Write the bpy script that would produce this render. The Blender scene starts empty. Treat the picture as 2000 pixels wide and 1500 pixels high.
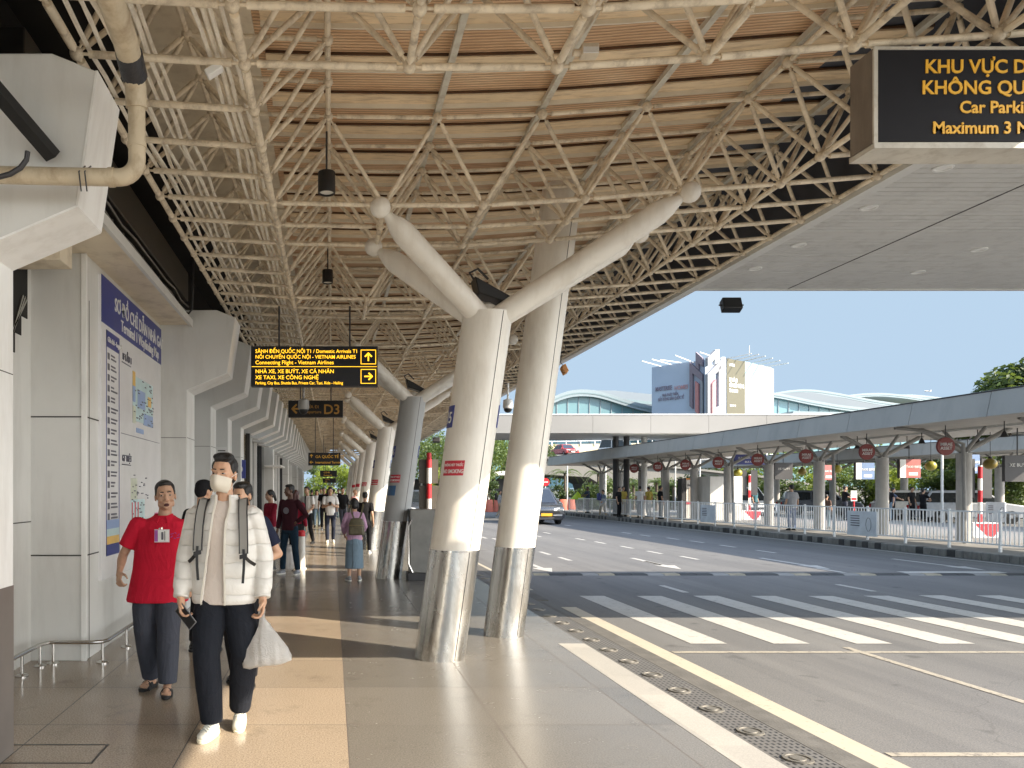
import bpy, bmesh, math, random
from mathutils import Vector, Matrix
R = math.radians
PI = math.pi
scn = bpy.context.scene
col = scn.collection

# ------------------------------------------------------------------ camera
F, VX, VY, H = 1500.0, 648.0, 957.0, 1.6          # focal length, vanishing point (photo pixels), eye height
cam = bpy.data.cameras.new('camera')
cam.lens, cam.sensor_width = 27.0, 36.0
cam.shift_x, cam.shift_y = (1000 - VX) / 2000, (VY - 750) / 2000
cam.clip_start, cam.clip_end = 0.05, 3000
camo = bpy.data.objects.new('camera', cam)
col.objects.link(camo)
camo.location = (0, 0, H)
camo.rotation_euler = (R(90), 0, 0)
scn.camera = camo

# ------------------------------------------------------------------ light
SUN = Vector((1.35, -0.77, 1.0)).normalized()     # towards the sun
EL = math.asin(SUN.z)
ROT = math.atan2(SUN.x, SUN.y)
w = bpy.data.worlds.new('World')
scn.world = w
w.use_nodes = True
nt = w.node_tree
sky = nt.nodes.new('ShaderNodeTexSky')
sky.sky_type = 'NISHITA'
sky.sun_disc = False
sky.sun_elevation, sky.sun_rotation = EL, ROT
sky.air_density, sky.dust_density, sky.ozone_density = 1.0, 1.0, 3.0
bg = nt.nodes['Background']
gain = nt.nodes.new('ShaderNodeMix'); gain.data_type = 'RGBA'; gain.blend_type = 'MULTIPLY'; gain.inputs[0].default_value = 1
nt.links.new(sky.outputs[0], gain.inputs[6]); gain.inputs[7].default_value = (1.7, 1.5, 1.35, 1)
sky_cap = nt.nodes.new('ShaderNodeMix'); sky_cap.data_type = 'RGBA'; sky_cap.blend_type = 'DARKEN'; sky_cap.inputs[0].default_value = 1     # caps the dome's brightness to an even pale blue
nt.links.new(gain.outputs[2], sky_cap.inputs[6]); sky_cap.inputs[7].default_value = (1.16, 1.42, 1.68, 1)
# cap lifted on the unseen sun side, added as fill for the shade
gt = nt.nodes.new('ShaderNodeTexCoord'); dt = nt.nodes.new('ShaderNodeVectorMath'); dt.operation = 'DOT_PRODUCT'; dt.inputs[1].default_value = SUN
nt.links.new(gt.outputs['Generated'], dt.inputs[0])
mr = nt.nodes.new('ShaderNodeMapRange'); mr.interpolation_type = 'SMOOTHSTEP'
for i_, v_ in enumerate((.40, .95, 0.0, 5.6)): mr.inputs[i_ + 1].default_value = v_
nt.links.new(dt.outputs['Value'], mr.inputs[0])
cp = nt.nodes.new('ShaderNodeVectorMath'); cp.operation = 'SCALE'; cp.inputs[0].default_value = (1.42, 1.38, 1.30)
ca = nt.nodes.new('ShaderNodeVectorMath'); ca.operation = 'ADD'; ca.inputs[1].default_value = (.79, 1.05, 1.33)
nt.links.new(mr.outputs[0], cp.inputs['Scale']); nt.links.new(cp.outputs[0], ca.inputs[0]); nt.links.new(ca.outputs[0], sky_cap.inputs[7])
nt.links.new(sky_cap.outputs[2], bg.inputs[0])
bg.inputs[1].default_value = 0.15
sl = bpy.data.lights.new('sun', 'SUN')
sl.energy, sl.angle, sl.color = 2.8, R(0.5), (1.0, 0.87, 0.70)
so = bpy.data.objects.new('sun', sl)
col.objects.link(so)
so.rotation_euler = SUN.to_track_quat('Z', 'Y').to_euler()
scn.view_settings.view_transform = 'Standard'
scn.view_settings.look = 'None'
scn.view_settings.gamma = 1
scn.view_settings.exposure = 2.1
scn.cycles.use_denoising = True
scn.cycles.max_bounces = 8
scn.cycles.diffuse_bounces = 6
scn.cycles.glossy_bounces = 4

# ------------------------------------------------------------------ helpers
def G(px, py, z=0.0):
    Y = (H - z) * F / (py - VY)
    return Vector(((px - VX) / F * Y, Y, z))

def P(px, py, Y):
    return Vector(((px - VX) / F * Y, Y, H - (py - VY) / F * Y))

ORD = ['first', 'second', 'third', 'fourth', 'fifth', 'sixth', 'seventh', 'eighth', 'ninth', 'tenth', 'eleventh', 'twelfth',
       'thirteenth', 'fourteenth', 'fifteenth', 'sixteenth', 'seventeenth', 'eighteenth', 'nineteenth', 'twentieth']

def tag(o, label=None, cat=None, group=None, kind=None):
    if label: o['label'] = label
    if cat: o['category'] = cat
    if group: o['group'] = group
    if kind: o['kind'] = kind
    return o

def thing(name, label, cat, loc=(0, 0, 0), rz=0.0, group=None):
    o = bpy.data.objects.new(name, None)
    col.objects.link(o)
    o.location = loc
    o.rotation_euler = (0, 0, rz)
    o.empty_display_size = 0.1
    return tag(o, label, cat, group)

def dup(root, loc, rz=0.0, label=None, group=None):
    r = root.copy(); col.objects.link(r)
    r.location = loc; r.rotation_euler = (0, 0, rz)
    if label: r['label'] = label
    if group: r['group'] = group
    for ch in list(root.children):
        c = ch.copy(); col.objects.link(c); c.parent = r
        for g in list(ch.children):
            d = g.copy(); col.objects.link(d); d.parent = c
    return r

BLOBS, TEXTS, BENT = [], [], []

def frame(d):
    d = Vector(d).normalized()
    a = Vector((0, 0, 1)) if abs(d.z) < 0.9 else Vector((1, 0, 0))
    u = d.cross(a).normalized()
    return d, u, d.cross(u).normalized()

class MB:
    def __init__(s):
        s.v, s.f, s.m, s.cm = [], [], [], 0
    def add(s, vs, fs):
        b = len(s.v)
        s.v += [tuple(x) for x in vs]
        s.f += [tuple(i + b for i in f) for f in fs]
        s.m += [s.cm] * len(fs)
        return s
    def box(s, x0, x1, y0, y1, z0, z1):
        vs = [(x, y, z) for z in (z0, z1) for y in (y0, y1) for x in (x0, x1)]
        return s.add(vs, [(0, 2, 3, 1), (4, 5, 7, 6), (0, 1, 5, 4), (2, 6, 7, 3), (0, 4, 6, 2), (1, 3, 7, 5)])
    def obox(s, c, ux, uy, uz):           # oriented box: centre and half-axis vectors
        c, ux, uy, uz = Vector(c), Vector(ux), Vector(uy), Vector(uz)
        vs = [c + ux * a + uy * b + uz * d for d in (-1, 1) for b in (-1, 1) for a in (-1, 1)]
        return s.add(vs, [(0, 2, 3, 1), (4, 5, 7, 6), (0, 1, 5, 4), (2, 6, 7, 3), (0, 4, 6, 2), (1, 3, 7, 5)])
    def bar(s, p0, p1, wd, ht, up=(0, 0, 1)):
        p0, p1 = Vector(p0), Vector(p1)
        d = (p1 - p0); u = d.cross(Vector(up)).normalized(); n = u.cross(d).normalized()
        return s.obox((p0 + p1) / 2, d / 2, u * wd / 2, n * ht / 2)
    def quad(s, a, b, c, d):
        return s.add([a, b, c, d], [(0, 1, 2, 3)])
    def tube(s, p0, p1, r0, r1=None, n=8, cap=True):
        r1 = r0 if r1 is None else r1
        p0, p1 = Vector(p0), Vector(p1)
        d, u, v = frame(p1 - p0)
        vs = []
        for p, r in ((p0, r0), (p1, r1)):
            for i in range(n):
                a = 2 * PI * i / n
                vs.append(p + (u * math.cos(a) + v * math.sin(a)) * r)
        fs = [(i, (i + 1) % n, n + (i + 1) % n, n + i) for i in range(n)]
        if cap: fs += [tuple(range(n - 1, -1, -1)), tuple(range(n, 2 * n))]
        return s.add(vs, fs)
    def path(s, pts, r, n=8):
        pts = [Vector(p) for p in pts]
        rs = r if isinstance(r, (list, tuple)) else [r] * len(pts)
        vs, pu = [], None
        for k, p in enumerate(pts):
            d = (pts[min(k + 1, len(pts) - 1)] - pts[max(k - 1, 0)]).normalized()
            if pu is None: _, u, v = frame(d)
            else:
                u = (pu - d * pu.dot(d)).normalized(); v = d.cross(u)
            pu = u
            for i in range(n):
                a = 2 * PI * i / n
                vs.append(p + (u * math.cos(a) + v * math.sin(a)) * rs[k])
        fs = []
        for k in range(len(pts) - 1):
            for i in range(n):
                fs.append((k * n + i, k * n + (i + 1) % n, (k + 1) * n + (i + 1) % n, (k + 1) * n + i))
        m = (len(pts) - 1) * n
        fs += [tuple(range(n - 1, -1, -1)), tuple(range(m, m + n))]
        return s.add(vs, fs)
    def ell(s, c, r, M=None, nu=12, nv=8):
        c = Vector(c)
        r = (r, r, r) if isinstance(r, (int, float)) else r
        vs, fs = [Vector((0, 0, -r[2]))], []
        for j in range(1, nv):
            t = -PI / 2 + PI * j / nv
            for i in range(nu):
                a = 2 * PI * i / nu
                vs.append(Vector((r[0] * math.cos(t) * math.cos(a), r[1] * math.cos(t) * math.sin(a), r[2] * math.sin(t))))
        vs.append(Vector((0, 0, r[2])))
        for i in range(nu):
            fs.append((0, 1 + (i + 1) % nu, 1 + i))
            for j in range(nv - 2):
                b = 1 + j * nu
                fs.append((b + i, b + (i + 1) % nu, b + nu + (i + 1) % nu, b + nu + i))
            b = 1 + (nv - 2) * nu
            fs.append((b + i, b + (i + 1) % nu, len(vs) - 1))
        if M is not None: vs = [M @ q for q in vs]
        return s.add([c + q for q in vs], fs)
    def cap(s, p0, p1, r0, r1=None, n=10):
        r1 = r0 if r1 is None else r1
        p0, p1 = Vector(p0), Vector(p1)
        d = (p1 - p0)
        d = d.normalized() if d.length > 1e-6 else Vector((0, 0, 1))
        q = [p0 - d * r0, p0 - d * r0 * .7, p0, p1, p1 + d * r1 * .7, p1 + d * r1]
        return s.path(q, [r0 * .1, r0 * .71, r0, r1, r1 * .71, r1 * .1], n)
    def loft(s, rings, n=20, e=2.0):      # rings: (cx, cy, cz, rx, ry)
        vs, fs = [], []
        for (cx, cy, cz, rx, ry) in rings:
            for i in range(n):
                a = 2 * PI * i / n
                c_, s_ = math.cos(a), math.sin(a)
                k = (abs(c_) ** e + abs(s_) ** e) ** (-1 / e)
                vs.append((cx + rx * c_ * k, cy + ry * s_ * k, cz))
        for k in range(len(rings) - 1):
            for i in range(n):
                fs.append((k * n + i, k * n + (i + 1) % n, (k + 1) * n + (i + 1) % n, (k + 1) * n + i))
        m = (len(rings) - 1) * n
        fs += [tuple(range(n - 1, -1, -1)), tuple(range(m, m + n))]
        return s.add(vs, fs)
    def prism(s, prof, axis, a0, a1):     # closed 2-D profile pushed along an axis
        n = len(prof)
        mk = {'x': lambda p, a: (a, p[0], p[1]), 'y': lambda p, a: (p[0], a, p[1]), 'z': lambda p, a: (p[0], p[1], a)}[axis]
        vs = [mk(p, a0) for p in prof] + [mk(p, a1) for p in prof]
        fs = [(i, (i + 1) % n, n + (i + 1) % n, n + i) for i in range(n)]
        fs += [tuple(range(n - 1, -1, -1)), tuple(range(n, 2 * n))]
        return s.add(vs, fs)
    def lathe(s, prof, c=(0, 0, 0), n=20):   # prof: (r, z)
        c = Vector(c); vs, fs = [], []
        for r, z in prof:
            for i in range(n):
                a = 2 * PI * i / n
                vs.append(c + Vector((r * math.cos(a), r * math.sin(a), z)))
        for k in range(len(prof) - 1):
            for i in range(n):
                fs.append((k * n + i, k * n + (i + 1) % n, (k + 1) * n + (i + 1) % n, (k + 1) * n + i))
        m = (len(prof) - 1) * n
        fs += [tuple(range(n - 1, -1, -1)), tuple(range(m, m + n))]
        return s.add(vs, fs)
    def xf(s, M, start=0):
        s.v[start:] = [tuple(M @ Vector(q)) for q in s.v[start:]]
        return s
    def build(s, name, mat, parent=None, world=False, smooth=True, bevel=0, ang=38, fix=True):
        me = bpy.data.meshes.new(name)
        me.from_pydata(s.v, [], s.f)
        mats = mat if isinstance(mat, (list, tuple)) else [mat]
        for q in mats: me.materials.append(q)
        if len(mats) > 1: me.polygons.foreach_set('material_index', s.m)
        if fix:
            b = bmesh.new(); b.from_mesh(me); bmesh.ops.recalc_face_normals(b, faces=b.faces); b.to_mesh(me); b.free()
        if smooth:
            me.polygons.foreach_set('use_smooth', [True] * len(me.polygons))
            me.set_sharp_from_angle(angle=R(ang))
        o = bpy.data.objects.new(name, me)
        col.objects.link(o)
        if bevel:
            md = o.modifiers.new('bevel', 'BEVEL'); md.width = bevel; md.segments = 2; md.limit_method = 'ANGLE'; md.angle_limit = R(40)
            md.harden_normals = False
        put(o, parent, world)
        return o
    def blob(s, name, mat, parent, voxel=0.01, it=5, disp=None):
        o = s.build(name, mat, parent, smooth=False)
        md = o.modifiers.new('remesh', 'REMESH'); md.mode = 'VOXEL'; md.voxel_size = voxel; md.use_smooth_shade = True
        if it:
            sm = o.modifiers.new('smooth', 'SMOOTH'); sm.iterations = it; sm.factor = 0.5
        BLOBS.append(o)
        return o

def put(o, parent, world=False):
    if parent is None: return
    o.parent = parent
    if world:
        M = Matrix.Identity(4); q = parent
        while q is not None:
            M = Matrix.Translation(q.location) @ q.rotation_euler.to_matrix().to_4x4() @ M
            q = q.parent
        o.matrix_parent_inverse = M.inverted()

def text(body, loc, size, mat, parent, rot=(90, 0, 0), align='LEFT', bold=0.0, sx=1.0, name='lettering', world=True, depth=0.004, vy='BOTTOM_BASELINE'):
    cu = bpy.data.curves.new(name, 'FONT')
    cu.body, cu.size, cu.extrude, cu.offset = body, size, depth, bold * size
    cu.align_x, cu.align_y = align, vy
    cu.resolution_u = 3
    cu.materials.append(mat)
    o = bpy.data.objects.new(name, cu)
    col.objects.link(o)
    o.location = loc
    o.rotation_euler = tuple(R(a) for a in rot)
    o.scale = (sx, 1, 1)
    put(o, parent, world)
    TEXTS.append(o)
    return o

def finish():
    dg = bpy.context.evaluated_depsgraph_get()
    for o in BLOBS:
        me = bpy.data.meshes.new_from_object(o.evaluated_get(dg))
        me.polygons.foreach_set('use_smooth', [True] * len(me.polygons))
        o['baked'] = 1
        o.modifiers.clear()
        o.data = me
        del o['baked']
    bent = {q[0].name: q for q in BENT}
    for o in TEXTS:
        if o.name in bent:
            _, base, top, r, a0, z0, sx, par = bent[o.name]
            me = bpy.data.meshes.new_from_object(o.evaluated_get(dg))
            for v in me.vertices:
                x, y, z = v.co
                zz = z0 + y; c = base + (top - base) * (zz / top.z); a = a0 + x * sx / r
                v.co = (c.x + (r + z) * math.cos(a), c.y + (r + z) * math.sin(a), zz)
            q = bpy.data.objects.new('lettering', me); col.objects.link(q); put(q, par, True)
            bpy.data.objects.remove(o)
            continue
        me = bpy.data.meshes.new_from_object(o.evaluated_get(dg))
        nm = o.name.split('.')[0]
        q = bpy.data.objects.new('tmp', me)
        col.objects.link(q)
        q.parent = o.parent
        q.matrix_parent_inverse = o.matrix_parent_inverse.copy()
        q.location, q.rotation_euler, q.scale = o.location, o.rotation_euler, o.scale
        for k in ('label', 'kind'):
            if k in o: q[k] = o[k]
        bpy.data.objects.remove(o)
        q.name = nm

# ------------------------------------------------------------------ materials
def newmat(name):
    m = bpy.data.materials.new(name); m.use_nodes = True
    n = m.node_tree.nodes; b = n['Principled BSDF']
    return m, m.node_tree, n, b

def mixc(t, fac, a, b, mode='MIX'):
    x = t.nodes.new('ShaderNodeMix'); x.data_type = 'RGBA'; x.blend_type = mode
    for s, v in ((0, fac), (6, a), (7, b)):
        if hasattr(v, 'is_output'): t.links.new(v, x.inputs[s])
        elif s == 0: x.inputs[0].default_value = v
        else: x.inputs[s].default_value = (*v, 1) if len(v) == 3 else v
    return x.outputs[2]

def mth(t, op, a, b=None, c=None):
    x = t.nodes.new('ShaderNodeMath'); x.operation = op
    for i, v in enumerate((a, b, c)):
        if v is None: continue
        if hasattr(v, 'is_output'): t.links.new(v, x.inputs[i])
        else: x.inputs[i].default_value = v
    return x.outputs[0]

def coord(t, scale=(1, 1, 1), kind='Object'):
    c = t.nodes.new('ShaderNodeTexCoord'); mp = t.nodes.new('ShaderNodeMapping')
    t.links.new(c.outputs[kind], mp.inputs[0]); mp.inputs['Scale'].default_value = scale
    return mp.outputs[0]

def noise(t, vec, scale, detail=3, rough=.55, dist=0):
    x = t.nodes.new('ShaderNodeTexNoise'); t.links.new(vec, x.inputs['Vector'])
    x.inputs['Scale'].default_value = scale; x.inputs['Detail'].default_value = detail
    x.inputs['Roughness'].default_value = rough; x.inputs['Distortion'].default_value = dist
    return x.outputs['Fac']

def ramp(t, fac, stops):
    x = t.nodes.new('ShaderNodeValToRGB'); t.links.new(fac, x.inputs[0])
    e = x.color_ramp.elements
    while len(e) < len(stops): e.new(0.5)
    for q, (p, c) in zip(e, stops):
        q.position = p; q.color = (*c, 1) if len(c) == 3 else c
    return x.outputs[0]

def bump(t, b, h, strength, dist=.01):
    x = t.nodes.new('ShaderNodeBump'); x.inputs['Strength'].default_value = strength; x.inputs['Distance'].default_value = dist
    t.links.new(h, x.inputs['Height']); t.links.new(x.outputs[0], b.inputs['Normal'])

def mat(name, rgb, rough=.5, metal=0, var=.1, vs=4, bmp=0, bs=60, dirt=None, dscale=(2, 2, .4), damt=.5, spec=.5, coat=0):
    m, t, n, b = newmat(name)
    v = coord(t)
    f = noise(t, v, vs, 4)
    c = mixc(t, ramp(t, f, [(.3, (0, 0, 0)), (.7, (1, 1, 1))]), tuple(x * (1 - var) for x in rgb), tuple(min(1, x * (1 + var)) for x in rgb))
    if dirt:
        g = noise(t, coord(t, dscale), 3, 6, .65)
        c = mixc(t, mth(t, 'MULTIPLY', ramp(t, g, [(.48, (0, 0, 0)), (.72, (1, 1, 1))]), damt), c, dirt)
    t.links.new(c, b.inputs['Base Color'])
    b.inputs['Metallic'].default_value = metal
    rr = mth(t, 'MULTIPLY_ADD', f, .25 * rough, rough * .87)
    t.links.new(rr, b.inputs['Roughness'])
    b.inputs['Specular IOR Level'].default_value = spec
    if coat: b.inputs['Coat Weight'].default_value = coat; b.inputs['Coat Roughness'].default_value = .05
    if bmp: bump(t, b, noise(t, v, bs, 4), bmp)
    return m

def emit(name, rgb, st):
    m, t, n, b = newmat(name)
    b.inputs['Base Color'].default_value = (*rgb, 1)
    b.inputs['Emission Color'].default_value = (*rgb, 1); b.inputs['Emission Strength'].default_value = st
    return m

def joints(t, v, axis, period, off, wd):
    sp = t.nodes.new('ShaderNodeSeparateXYZ'); t.links.new(v, sp.inputs[0])
    q = mth(t, 'FRACT', mth(t, 'MULTIPLY_ADD', sp.outputs[axis], 1 / period, -off / period + 1000))
    return mth(t, 'LESS_THAN', q, wd / period)

def granite(name, a, b_, c_, rough, px, ox, py, oy, jw=.006, jc=(.05, .045, .04)):
    m, t, n, b = newmat(name)
    v = coord(t)
    f1 = noise(t, v, 95, 3, .7)
    base = ramp(t, f1, [(.36, a), (.5, b_), (.62, c_)])
    f2 = noise(t, v, 1.3, 3)
    base = mixc(t, .35, base, mixc(t, f2, tuple(x * .75 for x in b_), tuple(min(1, x * 1.2) for x in b_)))
    # each slab its own slight tone
    sp = t.nodes.new('ShaderNodeSeparateXYZ'); t.links.new(v, sp.inputs[0])
    cx = mth(t, 'FLOOR', mth(t, 'MULTIPLY_ADD', sp.outputs[0], 1 / px, -ox / px)); cy = mth(t, 'FLOOR', mth(t, 'MULTIPLY_ADD', sp.outputs[1], 1 / py, -oy / py))
    cb = t.nodes.new('ShaderNodeCombineXYZ'); t.links.new(cx, cb.inputs[0]); t.links.new(cy, cb.inputs[1])
    wn = t.nodes.new('ShaderNodeTexWhiteNoise'); wn.noise_dimensions = '2D'; t.links.new(cb.outputs[0], wn.inputs['Vector'])
    base = mixc(t, 1.0, base, ramp(t, wn.outputs['Value'], [(0, (.86, .86, .86)), (1, (1.06, 1.05, 1.04))]), 'MULTIPLY')
    st_ = noise(t, v, 2.4, 6, .75)
    base = mixc(t, mth(t, 'MULTIPLY', ramp(t, st_, [(.56, (0, 0, 0)), (.70, (1, 1, 1))]), .30), base, tuple(x * .45 for x in a))
    j = mth(t, 'MAXIMUM', joints(t, v, 0, px, ox, jw), joints(t, v, 1, py, oy, jw))
    t.links.new(mixc(t, j, base, jc), b.inputs['Base Color'])
    sc = noise(t, v, 3.0, 5, .7)
    rr = mth(t, 'MULTIPLY_ADD', sc, .10, rough - .04)
    t.links.new(mth(t, 'MAXIMUM', rr, mth(t, 'MULTIPLY', j, .8)), b.inputs['Roughness'])
    bump(t, b, mth(t, 'SUBTRACT', mth(t, 'MULTIPLY', noise(t, v, 2.2, 2), .12), j), .12, .004)
    return m
# ------------------------------------------------------------------ material set
BLACK = mat('black', (.012, .012, .013), .45)
DARK = mat('dark grey paint', (.035, .035, .038), .5, var=.2)
VOID = mat('void shade and dark track', (.012, .0115, .011), .8, var=.4, bmp=.3, bs=9)  # near black paints in the unlit void's shade; the ceiling track is truly dark
PIPE = mat('weathered cream pipe paint', (.76, .67, .52), .5, var=.16, vs=5, dirt=(.16, .10, .055), dscale=(3, 3, 3), damt=.65, bmp=.06, bs=50)
CONDUIT = mat('cream conduit', (.88, .84, .74), .5, var=.1, dirt=(.3, .22, .14), damt=.4)
CREAM = mat('cream column paint', (.82, .79, .72), .42, var=.05, vs=2, dirt=(.42, .35, .26), dscale=(2.2, 2.2, .45), damt=.32, bmp=.05, bs=18)
BEIGEPANEL = mat('beige ceiling panel', (.74, .66, .52), .6, var=.08, vs=2, dirt=(.30, .22, .14), dscale=(1.5, 1.5, 1.5), damt=.4)
ALU = mat('grey aluminium cladding', (.66, .66, .635), .42, var=.05, vs=1.5, dirt=(.36, .34, .30), dscale=(1.2, 1.2, .25), damt=.3, spec=.6)
ALULIGHT = mat('pale aluminium cladding', (.84, .84, .82), .4, var=.05, vs=1.5, dirt=(.45, .42, .37), dscale=(1.5, 1.5, .3), damt=.35)
JOINT = mat('joint shadow gap', (.05, .045, .04), .7)
STEEL = mat('polished steel', (.62, .60, .57), .16, metal=1, var=.12, vs=3)
WHITE = mat('white paint', (.78, .78, .76), .45, var=.04)
SIGNBLACK = mat('black sign face', (.012, .012, .014), .3, var=.1)
YELLOW = emit('lit yellow lettering', (.95, .50, .02), .55)
AMBER = mat('amber lettering', (.92, .50, .04), .5, var=.03)
ORANGE = mat('dim orange lettering', (.50, .26, .05), .5, var=.03)
RED = mat('red paint', (.55, .02, .03), .4, var=.06)
NAVY = mat('navy print', (.035, .05, .24), .4, var=.05)
GLASS = mat('dark glass', (.02, .025, .028), .06, var=.2, spec=.9)

def steelbase():
    m, t, n, b = newmat('scuffed stainless base')
    v = coord(t, (2.2, 2.2, .5))
    f = noise(t, v, 3, 6, .6)
    t.links.new(ramp(t, f, [(.3, (.42, .40, .36)), (.65, (.70, .68, .64))]), b.inputs['Base Color'])
    b.inputs['Metallic'].default_value = 1
    t.links.new(mth(t, 'MULTIPLY_ADD', f, .28, .12), b.inputs['Roughness'])
    bump(t, b, noise(t, coord(t, (1, 1, .6)), 7, 3), .18, .03)
    return m
STEELBASE = steelbase()

def corrugated():
    m, t, n, b = newmat('rust stained corrugated sheet')
    v = coord(t)
    wv = t.nodes.new('ShaderNodeTexWave'); wv.wave_type = 'BANDS'; wv.bands_direction = 'Y'
    wv.inputs['Scale'].default_value = 8.5; wv.inputs['Distortion'].default_value = 1.2; wv.inputs['Detail'].default_value = 1
    wv.inputs['Detail Scale'].default_value = .35
    t.links.new(v, wv.inputs['Vector'])
    f = noise(t, coord(t, (1.0, 1.8, 1)), 1.6, 5, .6)
    c = ramp(t, f, [(.25, (.58, .35, .19)), (.5, (.76, .51, .31)), (.75, (.88, .66, .44))])
    c = mixc(t, mth(t, 'MULTIPLY', ramp(t, wv.outputs['Fac'], [(.0, (1, 1, 1)), (.5, (0, 0, 0))]), .62), c, (.20, .105, .05))
    t.links.new(c, b.inputs['Base Color'])
    b.inputs['Roughness'].default_value = .5
    bump(t, b, wv.outputs['Fac'], .5, .02)
    return m
SHEET = corrugated()
PURLIN = mat('beige purlin', (.82, .66, .45), .55, var=.1, vs=3, dirt=(.2, .11, .05), dscale=(1.5, 9, 9), damt=.5)
SHEETDARK = mat('dark blue eaves sheet', (.055, .062, .08), .6, var=.2)

TAN = granite('tan granite floor', (.16, .13, .10), (.34, .275, .205), (.45, .375, .29), .16, 1.02, -.92, .99, 5.23, .007)
GREY = granite('grey granite floor', (.095, .088, .078), (.155, .144, .127), (.215, .20, .175), .25, 1.02, .10, .99, 5.23, .006, (.08, .065, .058))
KERBTILE = granite('pale kerb tile', (.29, .278, .255), (.38, .366, .335), (.44, .425, .39), .45, .6, 0, .6, 0, .004, (.4, .38, .34))

def asphalt():
    m, t, n, b = newmat('worn asphalt')
    v = coord(t)
    f = noise(t, v, 95, 3, .75)
    c = ramp(t, f, [(.3, (.085, .085, .084)), (.5, (.132, .131, .128)), (.72, (.215, .212, .206))])
    g = noise(t, coord(t, (1, .25, 1)), .8, 4, .6)
    c = mixc(t, 1.0, c, ramp(t, g, [(.3, (.80, .81, .83)), (.7, (1.10, 1.10, 1.09))]), 'MULTIPLY')
    k = noise(t, v, 2.6, 2, .5)
    c = mixc(t, mth(t, 'MULTIPLY', ramp(t, k, [(.66, (0, 0, 0)), (.73, (1, 1, 1))]), .55), c, (.035, .035, .035))
    ty = noise(t, coord(t, (2.2, .03, 1)), 1.5, 3, .6)
    c = mixc(t, 1.0, c, ramp(t, ty, [(.38, (.86, .86, .87)), (.55, (1, 1, 1))]), 'MULTIPLY')
    vo = t.nodes.new('ShaderNodeTexVoronoi'); vo.feature = 'DISTANCE_TO_EDGE'; vo.inputs['Scale'].default_value = .22
    wp_ = t.nodes.new('ShaderNodeVectorMath'); wp_.operation = 'ADD'; t.links.new(v, wp_.inputs[0])
    nz = t.nodes.new('ShaderNodeTexNoise'); nz.inputs['Scale'].default_value = 1.1; nz.inputs['Detail'].default_value = 5; t.links.new(v, nz.inputs['Vector']); t.links.new(nz.outputs['Color'], wp_.inputs[1])
    t.links.new(wp_.outputs[0], vo.inputs['Vector'])
    c = mixc(t, mth(t, 'MULTIPLY', mth(t, 'LESS_THAN', vo.outputs['Distance'], .0014), .22), c, (.025, .025, .025))
    t.links.new(c, b.inputs['Base Color'])
    b.inputs['Roughness'].default_value = .8
    bump(t, b, f, .35, .006)
    return m
ASPHALT = asphalt()

def worn(name, rgb, under, thr=.62):
    m, t, n, b = newmat(name)
    v = coord(t)
    f = noise(t, v, 14, 6, .75)
    e = noise(t, v, 60, 2, .7)
    mk = ramp(t, mth(t, 'MULTIPLY_ADD', e, .35, mth(t, 'MULTIPLY', f, .75)), [(thr, (0, 0, 0)), (thr + .12, (1, 1, 1))])
    c = mixc(t, noise(t, v, 3, 3), tuple(x * .82 for x in rgb), rgb)
    t.links.new(mixc(t, mk, c, under), b.inputs['Base Color'])
    b.inputs['Roughness'].default_value = .7
    return m
ROADPAINT = worn('worn white road paint', (.46, .45, .42), (.12, .115, .105), .60)
ROADCREAM = worn('worn cream road paint', (.44, .40, .32), (.14, .13, .11))
ROADTHIN = worn('faded thin road paint', (.36, .33, .27), (.13, .12, .11), .55)
CONCRETE = mat('concrete', (.30, .29, .27), .85, var=.15, vs=3, bmp=.2, bs=40, dirt=(.13, .12, .11), dscale=(1, 1, .4), damt=.5)
PAVING = mat('island paving', (.19, .185, .175), .8, var=.12, vs=2, bmp=.1)
GROUND = mat('far ground', (.12, .13, .09), .9, var=.3, vs=.1)

def gratemat():
    m, t, n, b = newmat('cast iron grating')
    v = coord(t)
    sp = t.nodes.new('ShaderNodeSeparateXYZ'); t.links.new(v, sp.inputs[0])
    fx = mth(t, 'FRACT', mth(t, 'MULTIPLY', sp.outputs[0], 26)); fy = mth(t, 'FRACT', mth(t, 'MULTIPLY', sp.outputs[1], 17))
    slot = mth(t, 'MULTIPLY', mth(t, 'MULTIPLY', mth(t, 'GREATER_THAN', fx, .28), mth(t, 'LESS_THAN', fx, .72)), mth(t, 'MULTIPLY', mth(t, 'GREATER_THAN', fy, .22), mth(t, 'LESS_THAN', fy, .78)))
    c = mixc(t, noise(t, v, 6, 4), (.10, .097, .094), (.17, .165, .157))
    t.links.new(mixc(t, slot, c, (.02, .02, .02)), b.inputs['Base Color'])
    b.inputs['Roughness'].default_value = .6; b.inputs['Metallic'].default_value = .15
    bump(t, b, mth(t, 'SUBTRACT', 1.0, slot), .6, .01)
    return m
GRATE = gratemat()

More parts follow.
